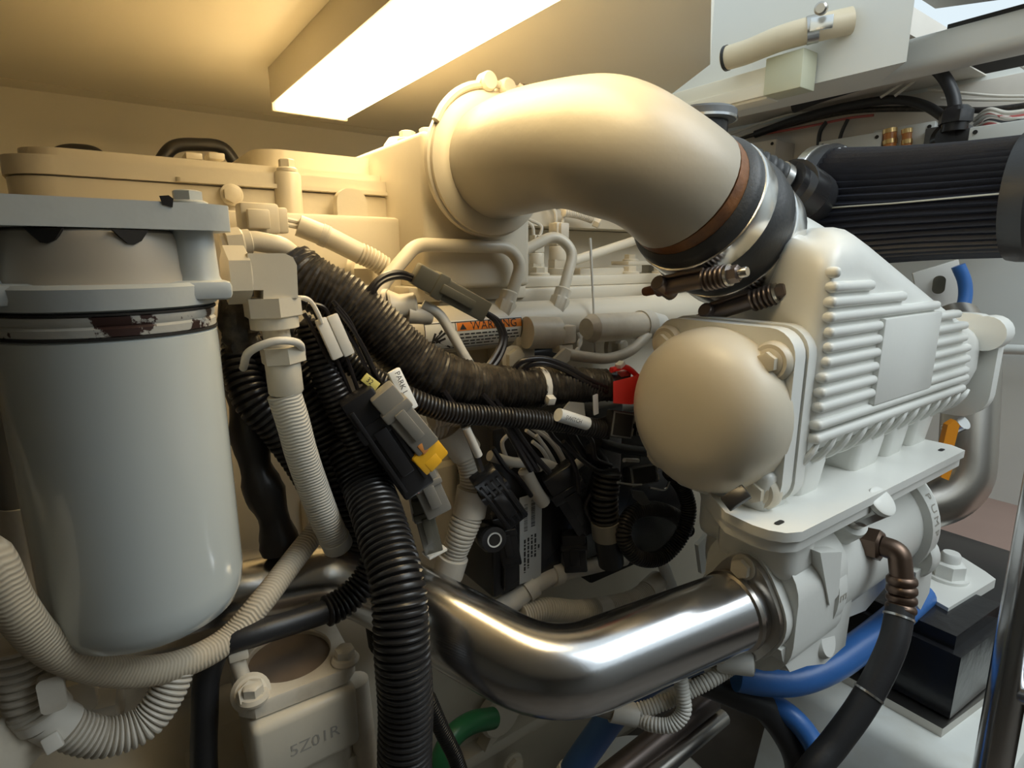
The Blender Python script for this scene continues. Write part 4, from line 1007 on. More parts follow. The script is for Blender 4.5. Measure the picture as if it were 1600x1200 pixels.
dv = pb_ - pa_
O('sleeve', rbox(0.005, 0.0105, dv.length, .0015), 'label', lt, fr((pa_ + pb_) / 2, dv, (0, -1, 0)))
mtx = fr((pa_ + pb_) / 2 + V((0, -0.0029, 0)), (0, -1, 0), dv)
O('printed_text', text_geo('PARK LEVEL', 0.0060), 'ink', lt, mtx)
for a_, b_, s in (((570, 590), (588, 604), '320'), ((603, 612), (620, 628), '320')):
    pa_, pb_ = PY(*a_, .389), PY(*b_, .387)
    t = T('yellow_tag', 'tiny yellow number tag on the black plugs, ' + ('upper one' if a_[0] < 600 else 'lower one'), 'tag', pa_)
    O('tag_plate', rbox(0.002, 0.007, (pb_ - pa_).length * 1.2, .0004), 'label_yellow', t, fr((pa_ + pb_) / 2, pb_ - pa_, (0, -1, 0)))
    O('printed_text', text_geo(s, 0.0055), 'ink', t, fr((pa_ + pb_) / 2 + V((0, -0.0012, 0)), (0, -1, 0), pb_ - pa_))

# ------------------------------------------------------------------ stacked connectors in the middle
plug('black_plug', 'long black connector behind the yellow-locked plug', (PY(552, 612, .39), PY(655, 765, .382)), 0.026, 0.018, 'plastic', ribs=2)
plug('grey_plug', 'grey connector above the yellow lock', (PY(592, 608, .378), PY(668, 698, .374)), 0.020, 0.015, 'plastic_taupe')
yl = T('yellow_lock', 'bright yellow locking clip on the grey connector', 'clip', PY(665, 705, .38))
dv = (PY(690, 740, .38) - PY(640, 680, .38)).normalized()
O('clip_body', rbox(0.019, 0.025, 0.020, 0.002), 'yellow_plastic', yl, fr(PY(665, 708, .379), dv, (0, -1, 0)))
O('clip_slot', rbox(0.003, 0.005, 0.009, 0.0005), 'amber', yl, fr(PY(660, 700, .3690), dv, (0, -1, 0)))
O('clip_tongue', rbox(0.004, 0.012, 0.010, 0.001), 'yellow_plastic', yl, fr(PY(676, 722, .371), dv, (0, -1, 0)))
plug('taupe_plug', 'taupe connector below the yellow lock', (PY(654, 730, .40), PY(686, 800, .395)), 0.022, 0.018, 'plastic_taupe')
op = plug('long_plug', 'long olive connector pointing down under the taupe one', (PY(655, 775, .41), PY(678, 862, .405)), 0.016, 0.013, 'plastic_olive')
O('tip_lip', rbox(0.015, 0.018, 0.003, .001), 'nylon', op, fr(PY(679, 861, .404), PY(679, 861, .404) - PY(672, 835, .405), (0, -1, 0)))
kb = T('plug_bracket', 'grey stepped bracket holding the taupe connector', 'bracket', PY(620, 770, .42))
O('plate', prism([(0, 0), (0.024, 0.004), (0.028, -0.012), (0.040, -0.018), (0.036, -0.050), (0.022, -0.052), (0.018, -0.02), (0.002, -0.012)], 0.004, 0.001), 'conduit_pale', kb, fr(PY(602, 732, .415), (0, -1, 0), (1, 0, 0)))
O('copper_wire', sweep(cr(PYs(.392, (642, 735), (648, 752), (653, 770)), 6), 0.0017, 8), 'wire_pink', kb)
O('copper_wire', sweep(cr(PYs(.392, (636, 738), (641, 755), (646, 766)), 6), 0.0017, 8), 'wire_pink', kb)

# cream conduits in the middle
m1 = cr([PY(672, 668, .45), PY(700, 672, .445), PY(722, 700, .442), PY(738, 745, .44), PY(735, 790, .44), PY(722, 830, .44), PY(708, 870, .445), PY(694, 920, .45), PY(688, 960, .46)])
mc = T('cream_conduit', 'cream corrugated conduit snaking down past the yellow lock', 'conduit', PY(720, 800, .44))
O('ribbed_run', corr(m1, lambda t: 0.0105 + 0.0035 * math.exp(-((t - .5) / .16) ** 2), 0.0038, 0.0018, 20), 'conduit', mc)
O('elbow_hood', sweep(sub(m1, .14, .03), 0.0155, 22), 'conduit', mc)
O('sleeve', sweep(sub(m1, .43, .026), 0.0160, 22), 'conduit', mc)
O('sleeve', sweep(sub(m1, .73, .020), 0.0150, 22), 'conduit', mc)
O('ribbed_spur', corr(cr([PY(672, 655, .44), PY(690, 650, .44), PY(712, 655, .44), PY(725, 668, .44)]), 0.0085, 0.0036, 0.002, 16), 'conduit', mc)
m2 = cr([PY(700, 985, .47), PY(755, 965, .46), PY(800, 940, .455), PY(835, 912, .452), PY(870, 895, .452), PY(920, 884, .455), PY(975, 872, .46)])
md = T('lower_conduit', 'dirty cream conduit with bands above the stainless pipe', 'conduit', PY(800, 940, .455))
O('tube', sweep(resample(m2, step=.005), [0.0125 - 0.003 * i / len(resample(m2, step=.005)) for i in range(len(resample(m2, step=.005)))], 20), 'conduit', md)
for f in (.38, .52): O('band', sweep(sub(m2, f, .012), 0.0138, 20), 'conduit', md)
m3 = cr([PY(815, 962, .445), PY(850, 952, .442), PY(900, 955, .44), PY(950, 948, .44), PY(995, 935, .442), PY(1030, 905, .45)])
me_ = T('ribbed_conduit', 'ribbed cream conduit lying beside the stainless pipe bend', 'conduit', PY(900, 955, .44))
O('ribbed_run', corr(m3, 0.0118, 0.0032, 0.0022, 20), 'conduit', me_)
O('sleeve', sweep(sub(m3, .5, .020), 0.0130, 20), 'conduit', me_)
O('sleeve', sweep(sub(m3, .93, .028), 0.0135, 20), 'conduit', me_)

# ------------------------------------------------------------------ control unit and plugs, dark centre
cu = T('control_unit', 'black control module with barcode label behind the plugs', 'control unit', PY(850, 800, .47))
q0, q1 = PY(770, 790, .455), PY(965, 880, .455)
O('case', abox(q0.x, q1.x, .455, .53, PY(850, 905, .455).z, PY(850, 655, .455).z, .004), 'plastic', cu)  # black box sized to fill in the dark mass behind the plugs
O('cover', abox(q0.x + .01, q1.x - .02, .448, .456, PY(850, 895, .455).z, PY(850, 780, .455).z, .003), 'plastic', cu)
O('edge_strip', sweep(PYs(.447, (885, 700), (918, 790), (928, 830)), 0.0015, 8), 'plastic_grey', cu)
O('corner_block', rbox(0.030, 0.02, 0.018, 0.003), 'plastic_grey', cu, Matrix.Translation(PY(893, 868, .447)))
la, lb_ = PY(812, 778, .4475), PY(845, 900, .4475)
lbl = O('unit_label', abox(la.x, lb_.x, .4470, .4481, lb_.z, la.z, .0003), 'label_silver', cu, label='silver barcode label')
bars = []
rnd = random.Random(9)
Lx, Lz = lb_.x - la.x, la.z - lb_.z
def lrect(u0, u1, v0, v1): # u across, v down the label
    return ([V((la.x + Lx * u0, .4467, la.z - Lz * v0)), V((la.x + Lx * u1, .4467, la.z - Lz * v0)), V((la.x + Lx * u1, .4467, la.z - Lz * v1)), V((la.x + Lx * u0, .4467, la.z - Lz * v1))], [[0, 1, 2, 3]], None)
v = .06
while v < .36:
    dv_ = rnd.uniform(.004, .012); bars.append(lrect(.50, .68, v, v + dv_)); bars.append(lrect(.18, .34, v + .03, v + .03 + dv_ * .8)); v += dv_ + rnd.uniform(.004, .010)
O('barcode', merge(bars), 'ink', lbl, sm=0, kind='stuff')
txt = []
for u, v0, v1 in ((.86, .60, .66), (.70, .46, .74), (.54, .46, .72), (.38, .48, .84), (.22, .49, .88), (.86, .06, .14)):
    vv = v0
    while vv < v1:
        L_ = rnd.uniform(.02, .06); txt.append(lrect(u - .04, u + .04, vv, min(vv + L_, v1))); vv += L_ + .012
O('small_print', merge(txt), 'ink', lbl, sm=0, kind='stuff')
gr = T('sensor_eye', 'round black sensor eye with white ring left of the control module', 'sensor', PY(757, 832, .43))
O('barrel', rings([(0.0135, 0), (0.0145, .003), (0.0145, .02), (0.0125, .024)], 32), 'plastic', gr, fr(PY(760, 832, .445), (-0.25, -1, 0.15)))
O('ring', pipe_ring(.0060, .0074, .001), 'label', gr, fr(PY(760, 832, .445) + V((-0.25, -1, 0.15)).normalized() * .0238, (-0.25, -1, 0.15)))
O('bore', rings([(0.0052, 0), (0.0052, .0012)], 20), 'dark_hole', gr, fr(PY(760, 832, .445) + V((-0.25, -1, 0.15)).normalized() * .0236, (-0.25, -1, 0.15)))
plug('ribbed_plug', 'black ribbed connector slanting into the control module', (PY(752, 738, .42), PY(806, 812, .42)), 0.026, 0.018, 'plastic', ribs=4)
plug('lower_plug', 'black plug hanging below the ribbed connector', (PY(782, 800, .43), PY(800, 880, .432)), 0.020, 0.016, 'plastic')
plug('wide_plug', 'wide flat black connector slanting across the control module', (PY(866, 732, .425), PY(925, 828, .425)), 0.034, 0.014, 'plastic')
plug('tall_plug', 'black connector standing between the wide plug and ribbed bellows', (PY(895, 830, .435), PY(900, 890, .437)), 0.026, 0.016, 'plastic')
wb = wires('loose bundle of cream wires above the control module', [
    PYs(.44, (822, 672), (845, 690), (862, 715), (872, 735)), PYs(.44, (830, 668), (855, 685), (875, 712), (884, 738)), PYs(.436, (838, 680), (852, 700), (862, 720), (868, 740)),
    PYs(.438, (800, 675), (785, 690), (790, 712), (800, 730)), PYs(.438, (815, 690), (828, 705), (838, 722), (845, 735)), PYs(.435, (832, 690), (846, 702), (858, 722), (866, 738)),
    PYs(.44, (795, 668), (806, 690), (812, 710), (820, 730)), PYs(.442, (842, 670), (866, 692), (882, 720), (890, 740))], 0.0022, 'wire_white')
O('tape_band', sweep(cr(PYs(.433, (765, 712), (800, 722), (850, 724), (885, 735), (915, 715))), 0.0052, 12), 'nylon', wb)
O('tape_band', sweep(cr(PYs(.435, (820, 735), (830, 755), (842, 775), (850, 785))), 0.0075, 12), 'conduit', wb)
cl = wires('black wires slanting down to the ribbed connector', [
    PYs(.40, (692, 610), (712, 640), (725, 665), (740, 700), (752, 735)), PYs(.40, (760, 620), (785, 650), (800, 675), (820, 705), (840, 735)), PYs(.398, (770, 620), (795, 655), (815, 685), (835, 712), (858, 738)),
    PYs(.397, (752, 615), (778, 645), (798, 680), (815, 710), (830, 735))], 0.0030)
O('cream_sleeve', sweep(PYs(.396, (728, 668), (748, 712)), 0.0036, 10), 'wire_white', cl)
O('wire', sweep(cr(PYs(.42, (885, 660), (900, 690), (918, 715), (938, 722))), 0.0042, 10), 'wire_black', cl)
tg = T('paper_tag', 'pale folded printed tag hanging under the harness', 'tag', PY(895, 645, .38))
O('sleeve', sweep([PY(872, 648, .378), PY(917, 662, .376)], 0.0062, 14), 'label', tg)
O('flag', prism([(0, 0), (0.010, 0.010), (0.028, 0.008), (0.032, -0.006), (0.012, -0.004)], 0.0015, 0.0004), 'plastic_taupe', tg, fr(PY(874, 645, .382), (0, -1, 0), (1, 0, -.1)))
O('printed_text', text_geo('SWITCH', 0.0055), 'ink', tg, fr(PY(897, 656, .3695), (0, -1, 0), PY(917, 662, .376) - PY(872, 648, .378)))
O('paper_strip', prism(rrect(0.007, 0.020, 0.001), 0.001), 'label', tg, fr(PY(930, 632, .384), (0.1, -1, 0), (1, 0, .1)))

wires('loose black wires tangled over the control module', [
    PYs(.405, (850, 655), (862, 680), (885, 705), (900, 735), (905, 770)), PYs(.40, (905, 665), (925, 690), (930, 715), (955, 728)), PYs(.41, (930, 760), (915, 790), (925, 815), (938, 835)),
    PYs(.40, (880, 690), (905, 715), (935, 735), (965, 735)), PYs(.395, (915, 655), (935, 657), (950, 652)), PYs(.395, (915, 662), (935, 668), (948, 672)), PYs(.395, (917, 668), (935, 680), (950, 684)),
    PYs(.42, (770, 700), (790, 730), (812, 750), (830, 775))], 0.0024)
# relays and looped hose beside the aftercooler dome
def relay(label, c, sx, sz, n, x):
    t = T('relay', label, 'relay', c)
    m = fr(c, n, x)
    O('case', rbox(sx, sz, 0.014, 0.0015), 'plastic', t, m)
    O('face_frame', rbox(sx * .94, sz * .94, 0.0012, 0.0004), 'plastic_grey', t, m @ Matrix.Translation((0, 0, .0073)))
    O('face', rbox(sx * .82, sz * .82, 0.001, 0.0003), 'plastic', t, m @ Matrix.Translation((0, 0, .0080)))
    O('tab', rbox(sx * .06, sz * .3, 0.004, .0004), 'clamp_band', t, m @ Matrix.Translation((sx * .52, sz * .25, .005)))
    O('tab', rbox(sx * .06, sz * .3, 0.004, .0004), 'clamp_band', t, m @ Matrix.Translation((sx * .52, -sz * .22, .005)))
relay('square black relay with pale edges by the aftercooler dome', PY(967, 663, .375), 0.024, 0.026, (-0.3, -1, 0.2), (1, -.2, -.25))
relay('wide black relay in metal clip below the square relay', PY(1000, 742, .375), 0.034, 0.020, (-0.2, -1, 0.3), (1, -.2, .0))
relay('small black relay touching the aftercooler dome', PY(1000, 665, .39), 0.014, 0.022, (-0.4, -1, 0.2), (1, -.3, -.2))
rk = T('relay_cradle', 'metal spring clip cradle holding the wide relay', 'clip', PY(1010, 760, .37))
O('lower_wire', sweep(PYs(.366, (965, 754), (985, 757), (1002, 757)), 0.0013, 8), 'clamp_band', rk)
O('side_wire', sweep(cr(PYs(.366, (1015, 762), (1040, 764), (1046, 752))), 0.0013, 8), 'clamp_band', rk)
O('bar', sweep(PYs(.368, (975, 719), (997, 720)), 0.0022, 8), 'clamp_band', rk)
O('arm', prism([(0, 0), (0.018, -0.006), (0.030, -0.022), (0.020, -0.024), (0.004, -0.010)], 0.003, 0.0006), 'plastic_grey', rk, fr(PY(985, 765, .385), (0, -1, 0), (1, 0, 0)))
lp = cr([PY(1045, 735, .375), PY(1068, 765, .37), PY(1076, 800, .365), PY(1062, 842, .365), PY(1030, 872, .37), PY(992, 868, .375), PY(974, 835, .38), PY(985, 805, .385), PY(1020, 795, .388), PY(1058, 808, .392), PY(1075, 830, .40)])
O('looped_hose', corr(lp, 0.0078, 0.0032, 0.0020, 16), 'loom', label='black corrugated hose coiled in a loop under the relays', cat='hose')
bw = T('bellows_hose', 'black ribbed bellows hose with grey band below the relay', 'hose', PY(945, 790, .40))
O('bellows', corr(PYs(.40, (950, 735), (944, 775), (946, 815)), 0.0125, 0.0055, 0.0045, 20), 'loom', bw)
O('band', sweep(PYs(.40, (946, 812), (949, 838)), 0.0160, 24), 'plastic_taupe', bw)
O('cuff', sweep(PYs(.40, (949, 836), (955, 880)), [0.0152, 0.0140, ][:2], 24), 'rubber', bw)
O('dark_cable', sweep(cr(PYs(.41, (935, 690), (965, 700), (1000, 705), (1040, 712), (1062, 738))), 0.0055, 12), 'rubber', label='dark cable crossing above the wide relay', cat='cable')
O('dark_cable', sweep(cr(PYs(.415, (925, 700), (940, 730), (930, 770), (940, 830))), 0.0090, 12), 'rubber', label='dark cable dropping beside the ribbed bellows', cat='cable')
O('dark_filler', abox(PY(930, 700, .46).x, PY(1080, 700, .46).x, .46, .50, PY(1000, 880, .46).z, PY(1000, 640, .46).z, .004), 'plastic', label='added black slab filling the dark mass behind the relays', cat='bracket')  # slab added to carry on the dark mass, no real bracket

# brackets right of the loop
rb = T('engine_bracket', 'cream angle bracket with bolts beside the stainless pipe flange', 'bracket', PY(1110, 880, .42))
O('plate', prism([(0, 0), (0.05, 0.014), (0.052, -0.03), (0.030, -0.055), (0.004, -0.05)], 0.006, 0.0015), 'paint_clean', rb, fr(PY(1085, 850, .45), (0, -1, 0), (1, 0, 0.2)))
bolt(rb, PY(1105, 905, .444), (0, -1, 0), 0.009, 0.010, 'paint_lamplit')
O('post', sweep(PYs(.42, (1112, 850), (1115, 882)), 0.007, 14), 'paint_clean', rb)
O('grey_tube', sweep(cr(PYs(.44, (1032, 872), (1045, 905), (1058, 945))), 0.0080, 16), 'conduit_pale', label='pale grey tube dropping behind the stainless pipe', cat='tube')
O('dark_hose', sweep(cr([PY(1132, 790, .38), PY(1130, 825, .385), PY(1133, 862, .39)]), 0.0100, 16), 'blue_dark', label='dark blue hose stub below the mounting plate corner', cat='hose')
O('dark_tag', rbox(0.020, 0.012, 0.006, .001), 'plastic', label='black rubber stop under the dome edge', cat='stop', m=fr(PD(1150, 778, .45), (-.6, -.2, .5), (1, -.3, .2)))
O('red_clip', rbox(0.012, 0.008, 0.014, .002), 'red_dark', label='faded red clip above the stainless pipe bend', cat='clip', m=Matrix.Translation(PY(812, 978, .46)))
for i, (x, y) in enumerate(((835, 1000), (905, 992))):
    t = T('rail_bracket', ('grey bracket with bolt left of the pipe bend', 'grey bracket with bolt above the pipe bend')[i], 'bracket', PY(x, y, .50))
    O('plate', rbox(0.034, 0.012, 0.030, .002), 'paint_clean' if i == 0 else 'plastic_taupe', t, Matrix.Translation(PY(x, y, .50)))
    bolt(t, PY(x + 8, y - 6, .493), (0, -1, 0), 0.008, 0.008, 'paint_lamplit')
# ================================================================== AIR FILTER
AF = V((0.904, 0.445, 0.072)); AD = V((0.0, -1.0, 0.0))
af = T('air_filter', 'black pleated cone air filter with rubber ends', 'air filter', AF)
def pleated(n, z0, z1, r0, r1, amp, steps=10):
    secs = []
    for k in range(steps + 1):
        t = k / steps; z = z0 + (z1 - z0) * t; r = r0 + (r1 - r0) * t - 0.004 * math.sin(PI * t)
        ring = []
        for i in range(n * 2):
            a = 2 * PI * i / (n * 2) + 0.006 * math.sin(t * 9 + i * .7)
            rr = r - (amp if i % 2 else 0)
            ring.append((rr * math.cos(a), rr * math.sin(a), z))
        secs.append(ring)
    return loft(secs)
O('pleats', pleated(50, 0.0, 0.228, 0.088, 0.070, 0.0080), 'filter_cloth', af, fr(AF, AD), 25)
O('base_ring', rings([(0.084, -0.030), (0.091, -0.027), (0.0925, -0.004), (0.093, 0.004), (0.090, 0.010)], 56), 'rubber', af, fr(AF, AD))
O('base_clamp', rings([(0.0925, 0), (0.0938, 0.001), (0.0938, 0.014), (0.0925, 0.015)], 56), 'clamp_band', af, fr(AF - AD * 0.024, AD))
O('end_cap', rings([(0.066, -0.006), (0.0735, -0.004), (0.075, 0.004), (0.075, 0.018), (0.070, 0.024), (0.058, 0.025)], 56), 'rubber', af, fr(AF + AD * 0.224, AD))
O('end_disc', rings([(0.058, 0), (0.057, 0.003), (0.035, 0.005), (0.010, 0.0055)], 48), 'clamp_band', af, fr(AF + AD * 0.2485, AD))
O('gauze_wire', sweep([AF + V((-.0885, -.008, -.004)), AF + V((-.0765, -.115, -.003)), AF + V((-.0705, -.224, .0))], 0.0011, 6), 'gauze_wire', af)
O('clamp_screw', rings([(0.007, -0.012), (0.009, -0.010), (0.009, 0.010), (0.006, 0.013)], 16), 'clamp_band', af, fr(PD(1312, 243, .83), (0.5, -0.4, 0.4)))
O('clamp_housing', rbox(0.028, 0.014, 0.010, .002), 'steel_bolt', af, fr(PD(1322, 237, .82), (0, 0, 1), (0.5, -0.5, 0.2)))
ti = T('turbo_inlet', 'black rubber inlet elbow behind the air filter base', 'pipe', AF + V((0, 0.06, 0)))
O('duct', sweep(cr([AF - AD * 0.025, AF - AD * 0.06 + V((-.01, 0, 0)), AF - AD * 0.12 + V((-0.06, 0.0, -.01))]), [0.082 - .0012 * i for i in range(21)], 32), 'rubber', ti)
O('stub', rings([(0.030, 0), (0.033, .004), (0.033, .03), (0.027, .04), (0.027, .05)][::-1] if False else [(0.027, 0), (0.027, .012), (0.034, .018), (0.034, .045), (0.030, .05)], 28), 'plastic', ti, fr(PD(1228, 283, .74), (0.9, -0.15, -0.35)))
O('hose_body', sweep(cr([PD(1236, 290, .745), PD(1262, 305, .78), PD(1285, 320, .84)]), [0.034] * 21, 28), 'rubber', ti)
bp_ = T('breather_hose', 'black ribbed breather hose with ringed clamp beside the air filter', 'hose', PD(1190, 265, .72))
bpp = cr([PD(1130, 232, .74), PD(1160, 248, .73), PD(1195, 264, .73), PD(1228, 284, .74)])
O('ribbed_run', corr(bpp, 0.0175, 0.0090, 0.0030, 22), 'silicone', bp_)
O('band', sweep(sub(bpp, .90, .010), 0.0205, 28), 'clamp_band', bp_)
O('support_arm', sweep([PD(1250, 262, .82), PD(1300, 247, .83)], 0.005, 12), 'clamp_band', label='polished support arm running to the air filter clamp', cat='bracket')
bk = T('filler_cap', 'black filler neck with chrome cap ring behind the elbow pipe', 'cap', PD(1100, 210, .72))
O('neck', rings([(0.030, -0.05), (0.030, -0.003), (0.033, 0)], 32), 'plastic', bk, fr(PD(1100, 188, .74)))
O('cap_ring', rings([(0.038, -0.006), (0.0405, -0.004), (0.0405, 0.006), (0.037, 0.009)], 36), 'plastic_grey', bk, fr(PD(1100, 184, .74)))
O('chrome_ring', pipe_ring(.0345, .0412, .003, 36), 'steel', bk, fr(PD(1100, 190, .74)))

# ================================================================== OIL COOLER fittings
ft = T('pressure_fitting', 'silver threaded pressure fitting on top of the oil cooler', 'fitting', PD(1345, 790, .56))
d_ = (PD(1378, 780, .505) - PD(1330, 802, .532))
p_ = PD(1324, 808, .533)
O('boss', rings([(0.022, -0.03), (0.0205, 0), (0.019, .004)], 28), 'paint_clean', ft, fr(p_, d_))
O('thread', rings([(0.0135, 0.002), (0.0135, .012), (0.0115, .014)], 24), 'steel_dull', ft, fr(p_, d_))
O('hex', rings([(0.0115, .012, 'h'), (0.0115, .034, 'h'), (0.010, .036)]), 'steel_bolt', ft, fr(p_, d_))
O('cap_disc', rings([(0.0128, .035), (0.0135, .036), (0.0135, .040), (0.012, .041)], 28), 'paint_clean', ft, fr(p_, d_))
ef = T('elbow_fitting', 'brown bronze elbow fitting screwed into the oil cooler side', 'fitting', PD(1360, 850, .55))
h0, h1 = PD(1343, 845, .56), PD(1378, 853, .545)
O('cream_seat', rings([(0.013, -0.012, 'h'), (0.013, 0.0, 'h'), (0.0125, .001)]), 'paint_clean', ef, fr(h0, h1 - h0))
O('hex_nut', rings([(0.0125, 0), (0.0135, .0015, 'h'), (0.0135, .018, 'h'), (0.0115, .020)]), 'bronze_dark', ef, fr(h0, h1 - h0), 30)
O('elbow', sweep(fillet([h1, PD(1405, 862, .535), PD(1410, 915, .53)], .015, 8), [0.0098] * 11, 20), 'bronze_dark', ef)
O('ferrule', corr([PD(1409, 900, .53), PD(1409, 930, .53), PD(1407, 958, .528)], 0.0118, .0085, .0022, 22), 'bronze_dark', ef)
hs = cr([PD(1407, 950, .528), PD(1397, 1000, .52), PD(1376, 1050, .515), PD(1345, 1105, .51), PD(1305, 1160, .505), PD(1255, 1225, .50), V((0.50, 0.20, -0.60)), V((0.47, 0.26, -0.78)), V((0.46, 0.30, -0.90))])
oh = T('oil_hose', 'smooth black oil hose slanting down from the bronze elbow', 'hose', PD(1376, 1050, .515))
O('hose_run', sweep(resample(hs, step=.006), 0.0118, 22), 'rubber', oh)
for f in (.012, .125):
    s_ = sub(hs, f, .002)
    O('wire_ring', sweep(s_, 0.0128, 22), 'clamp_band', oh)
O('cable', sweep([p + V((0.010, -0.004, 0)) for p in hs[8:34]], 0.0012, 6), 'wire_white', oh)

# orange clip and chrome stub at the far end of the plate
oc = T('orange_clip', 'orange plastic clips at the far end of the mounting plate', 'clip', PD(1470, 710, .70))
O('clip', prism([(0, 0), (0.014, 0.004), (0.016, 0.030), (0.010, 0.036), (0.002, 0.030)], 0.008, .001), 'orange_plastic', oc, fr(PD(1465, 698, .70), (-0.6, -0.8, 0), (0.8, -0.6, 0)))
O('clip', prism([(0, 0), (0.010, -0.004), (0.013, 0.018), (0.004, 0.022)], 0.008, .001), 'orange_plastic', oc, fr(PD(1463, 742, .70), (-0.6, -0.8, 0), (0.8, -0.6, 0)))
O('chrome_stub', sweep([PD(1480, 672, .72), PD(1506, 660, .70)], 0.0090, 18), 'steel', label='small polished tube stub under the far end flange', cat='tube')

# ================================================================== BED, MOUNT, RAIL
em = T('engine_mount', 'black rubber engine mount on the white engine bed', 'mount', (0.83, 0.22, -0.545))
mc_ = PD(1462, 985, .74)
O('rubber_block', prism([(0.755, 0.165), (0.875, 0.155), (0.900, 0.185), (0.895, 0.30), (0.755, 0.30)], 0.082, 0.020, 4, -0.530), 'rubber_gloss', em)
O('upper_lip', prism([(0.765, 0.175), (0.890, 0.165), (0.885, 0.30), (0.765, 0.30)], 0.022, 0.008, 3, -0.452), 'rubber_gloss', em)
O('base_plate', prism([(0.735, 0.165), (0.86, 0.150), (0.925, 0.17), (0.925, 0.31), (0.735, 0.31)], 0.012, 0.002, 2, -0.545), 'steel_dull', em)
mp = T('mount_plate', 'cream steel mount plate with large hex bolt above the rubber mount', 'plate', PD(1500, 920, .73))
pp = [PZ(1420, 915, -.425), PZ(1482, 950, -.425), PZ(1556, 905, -.425), PZ(1540, 893, -.425), PZ(1500, 868, -.425), PZ(1420, 880, -.425)]
O('plate', prism([(p.x, p.y) for p in pp], 0.013, 0.002, 2, -0.438), 'paint_clean', mp)
b0 = PZ(1480, 902, -.425)
O('washer', rings([(0.024, 0), (0.024, .004)], 28), 'paint_clean', mp, fr(b0))
O('hex_nut', rings([(0.0165, .004, 'h'), (0.0165, .022, 'h'), (0.014, .024)]), 'paint_clean', mp, fr(b0), 30)
O('stud', rings([(0.0115, .02), (0.0115, .034), (0.0095, .037)], 20), 'paint_clean', mp, fr(b0))
O('upright', prism([(0, 0), (0.05, 0.0), (0.035, 0.075), (0.0, 0.085)], 0.010, .002), 'paint_clean', mp, fr(PZ(1424, 900, -.425), (0.3, -1, 0), (-0.9, -0.2, 0.2)))
hrl = T('handrail', 'polished stainless handrail post at the right edge', 'handrail', PD(1545, 1200, .55))
r0_, r1_ = PD(1608, 880, .545), PD(1548, 1215, .565)
O('post', sweep([r0_ + (r0_ - r1_) * 2.2, r0_, r1_, r1_ + (r1_ - r0_) * 1.6], 0.0150, 28), 'steel', hrl)
O('crossbar', sweep([PD(1578, 1080, .555), PD(1760, 1135, .47)], 0.0085, 20), 'steel', hrl)
O('weld', sweep([PD(1577, 1080, .5555), PD(1584, 1082, .553)], 0.0105, 20), 'steel', hrl)
O('battery_cable', sweep(cr([PD(1540, 896, 1.0), PD(1570, 902, 0.98), PD(1640, 915, .95), PD(1800, 960, .90)]), 0.0085, 14), 'red_plastic', label='red battery cable beside the mount plate', cat='cable')
O('battery_cable', sweep(cr([PD(1540, 912, 1.0), PD(1570, 918, 0.98), PD(1640, 935, .95), PD(1800, 985, .90)]), 0.0085, 14), 'blue_hose', label='blue cable beneath the red battery cable', cat='cable')
O('black_cable', sweep(cr([PD(1530, 950, .95), PD(1560, 985, .92), PD(1620, 1000, .88)]), 0.016, 14), 'rubber', label='thick black cable behind the handrail post', cat='cable')
O('battery_box', abox(0.96, 1.18, 0.13, 0.36, -0.60, -0.47, .01), 'plastic', label='black box in the shadow beyond the engine mount', cat='box')

# ================================================================== BOTTOM HOSES
gh = O('green_hose', sweep(cr([PY(770, 1122, .50), PY(735, 1130, .495), PY(708, 1150, .49), PY(692, 1180, .485), PY(682, 1230, .48), V((0.25, 0.44, -0.72)), V((0.26, 0.38, -0.85))]), 0.0125, 18), 'green_hose', label='green hose beside the thick black corrugated hose', cat='hose')
O('slim_loom', corr(cr([PY(668, 1090, .42), PY(690, 1140, .42), PY(708, 1175, .42), PY(735, 1235, .42), V((0.31, 0.40, -0.62)), V((0.34, 0.38, -0.84))]), 0.0072, .0032, .0016, 14), 'loom', label='slim black corrugated hose crossing in front of the green hose', cat='hose')
bl = T('blue_hose', 'blue hose with white collar below the stainless pipe', 'hose', PY(960, 1110, .46))
blp = cr([PD(1110, 1020, .55), PD(1060, 1040, .55), PD(1010, 1065, .55), PD(968, 1105, .55), PD(930, 1155, .55), PD(890, 1215, .55), V((0.27, 0.36, -0.60)), V((0.25, 0.34, -0.84))])
O('hose_run', sweep(resample(blp, step=.006), 0.0135, 18), 'blue_dark', bl)
O('collar', sweep(sub(blp, .34, .014), 0.0148, 18), 'conduit_pale', bl)
br2 = O('blue_hose', sweep(cr([PD(1150, 1055, .64), PD(1190, 1062, .64), PD(1240, 1062, .64), PD(1300, 1040, .65), PD(1350, 1005, .67), PD(1400, 965, .70), PD(1440, 930, .74)]), 0.0170, 20), 'blue_hose', label='bright blue hose curving below the oil cooler', cat='hose')
O('blue_hose', sweep(cr([PD(1190, 1090, .67), PD(1235, 1118, .65), PD(1262, 1148, .64), PD(1280, 1185, .63), V((0.575, 0.22, -0.66)), V((0.56, 0.20, -0.84))]), 0.0120, 16), 'blue_hose', label='short blue hose end low in the bilge', cat='hose')
O('black_hose', sweep(cr([PD(1090, 1060, .66), PD(1150, 1085, .66), PD(1200, 1110, .66), PD(1250, 1210, .66), V((0.56, 0.30, -0.72)), V((0.54, 0.30, -0.85))]), 0.016, 16), 'rubber', label='black hose in the bilge beside the short blue one', cat='hose')
gc = T('grey_conduit', 'pale grey forked cable conduit below the stainless pipe', 'conduit', PD(1000, 1115, .50))
O('plug', sweep([PD(928, 1100, .50), PD(958, 1108, .50)], [0.0088, 0.0088], 18), 'plastic_taupe', gc)
O('sleeve', sweep([PD(955, 1107, .50), PD(995, 1118, .50)], [0.0110, 0.0095], 18), 'conduit_pale', gc)
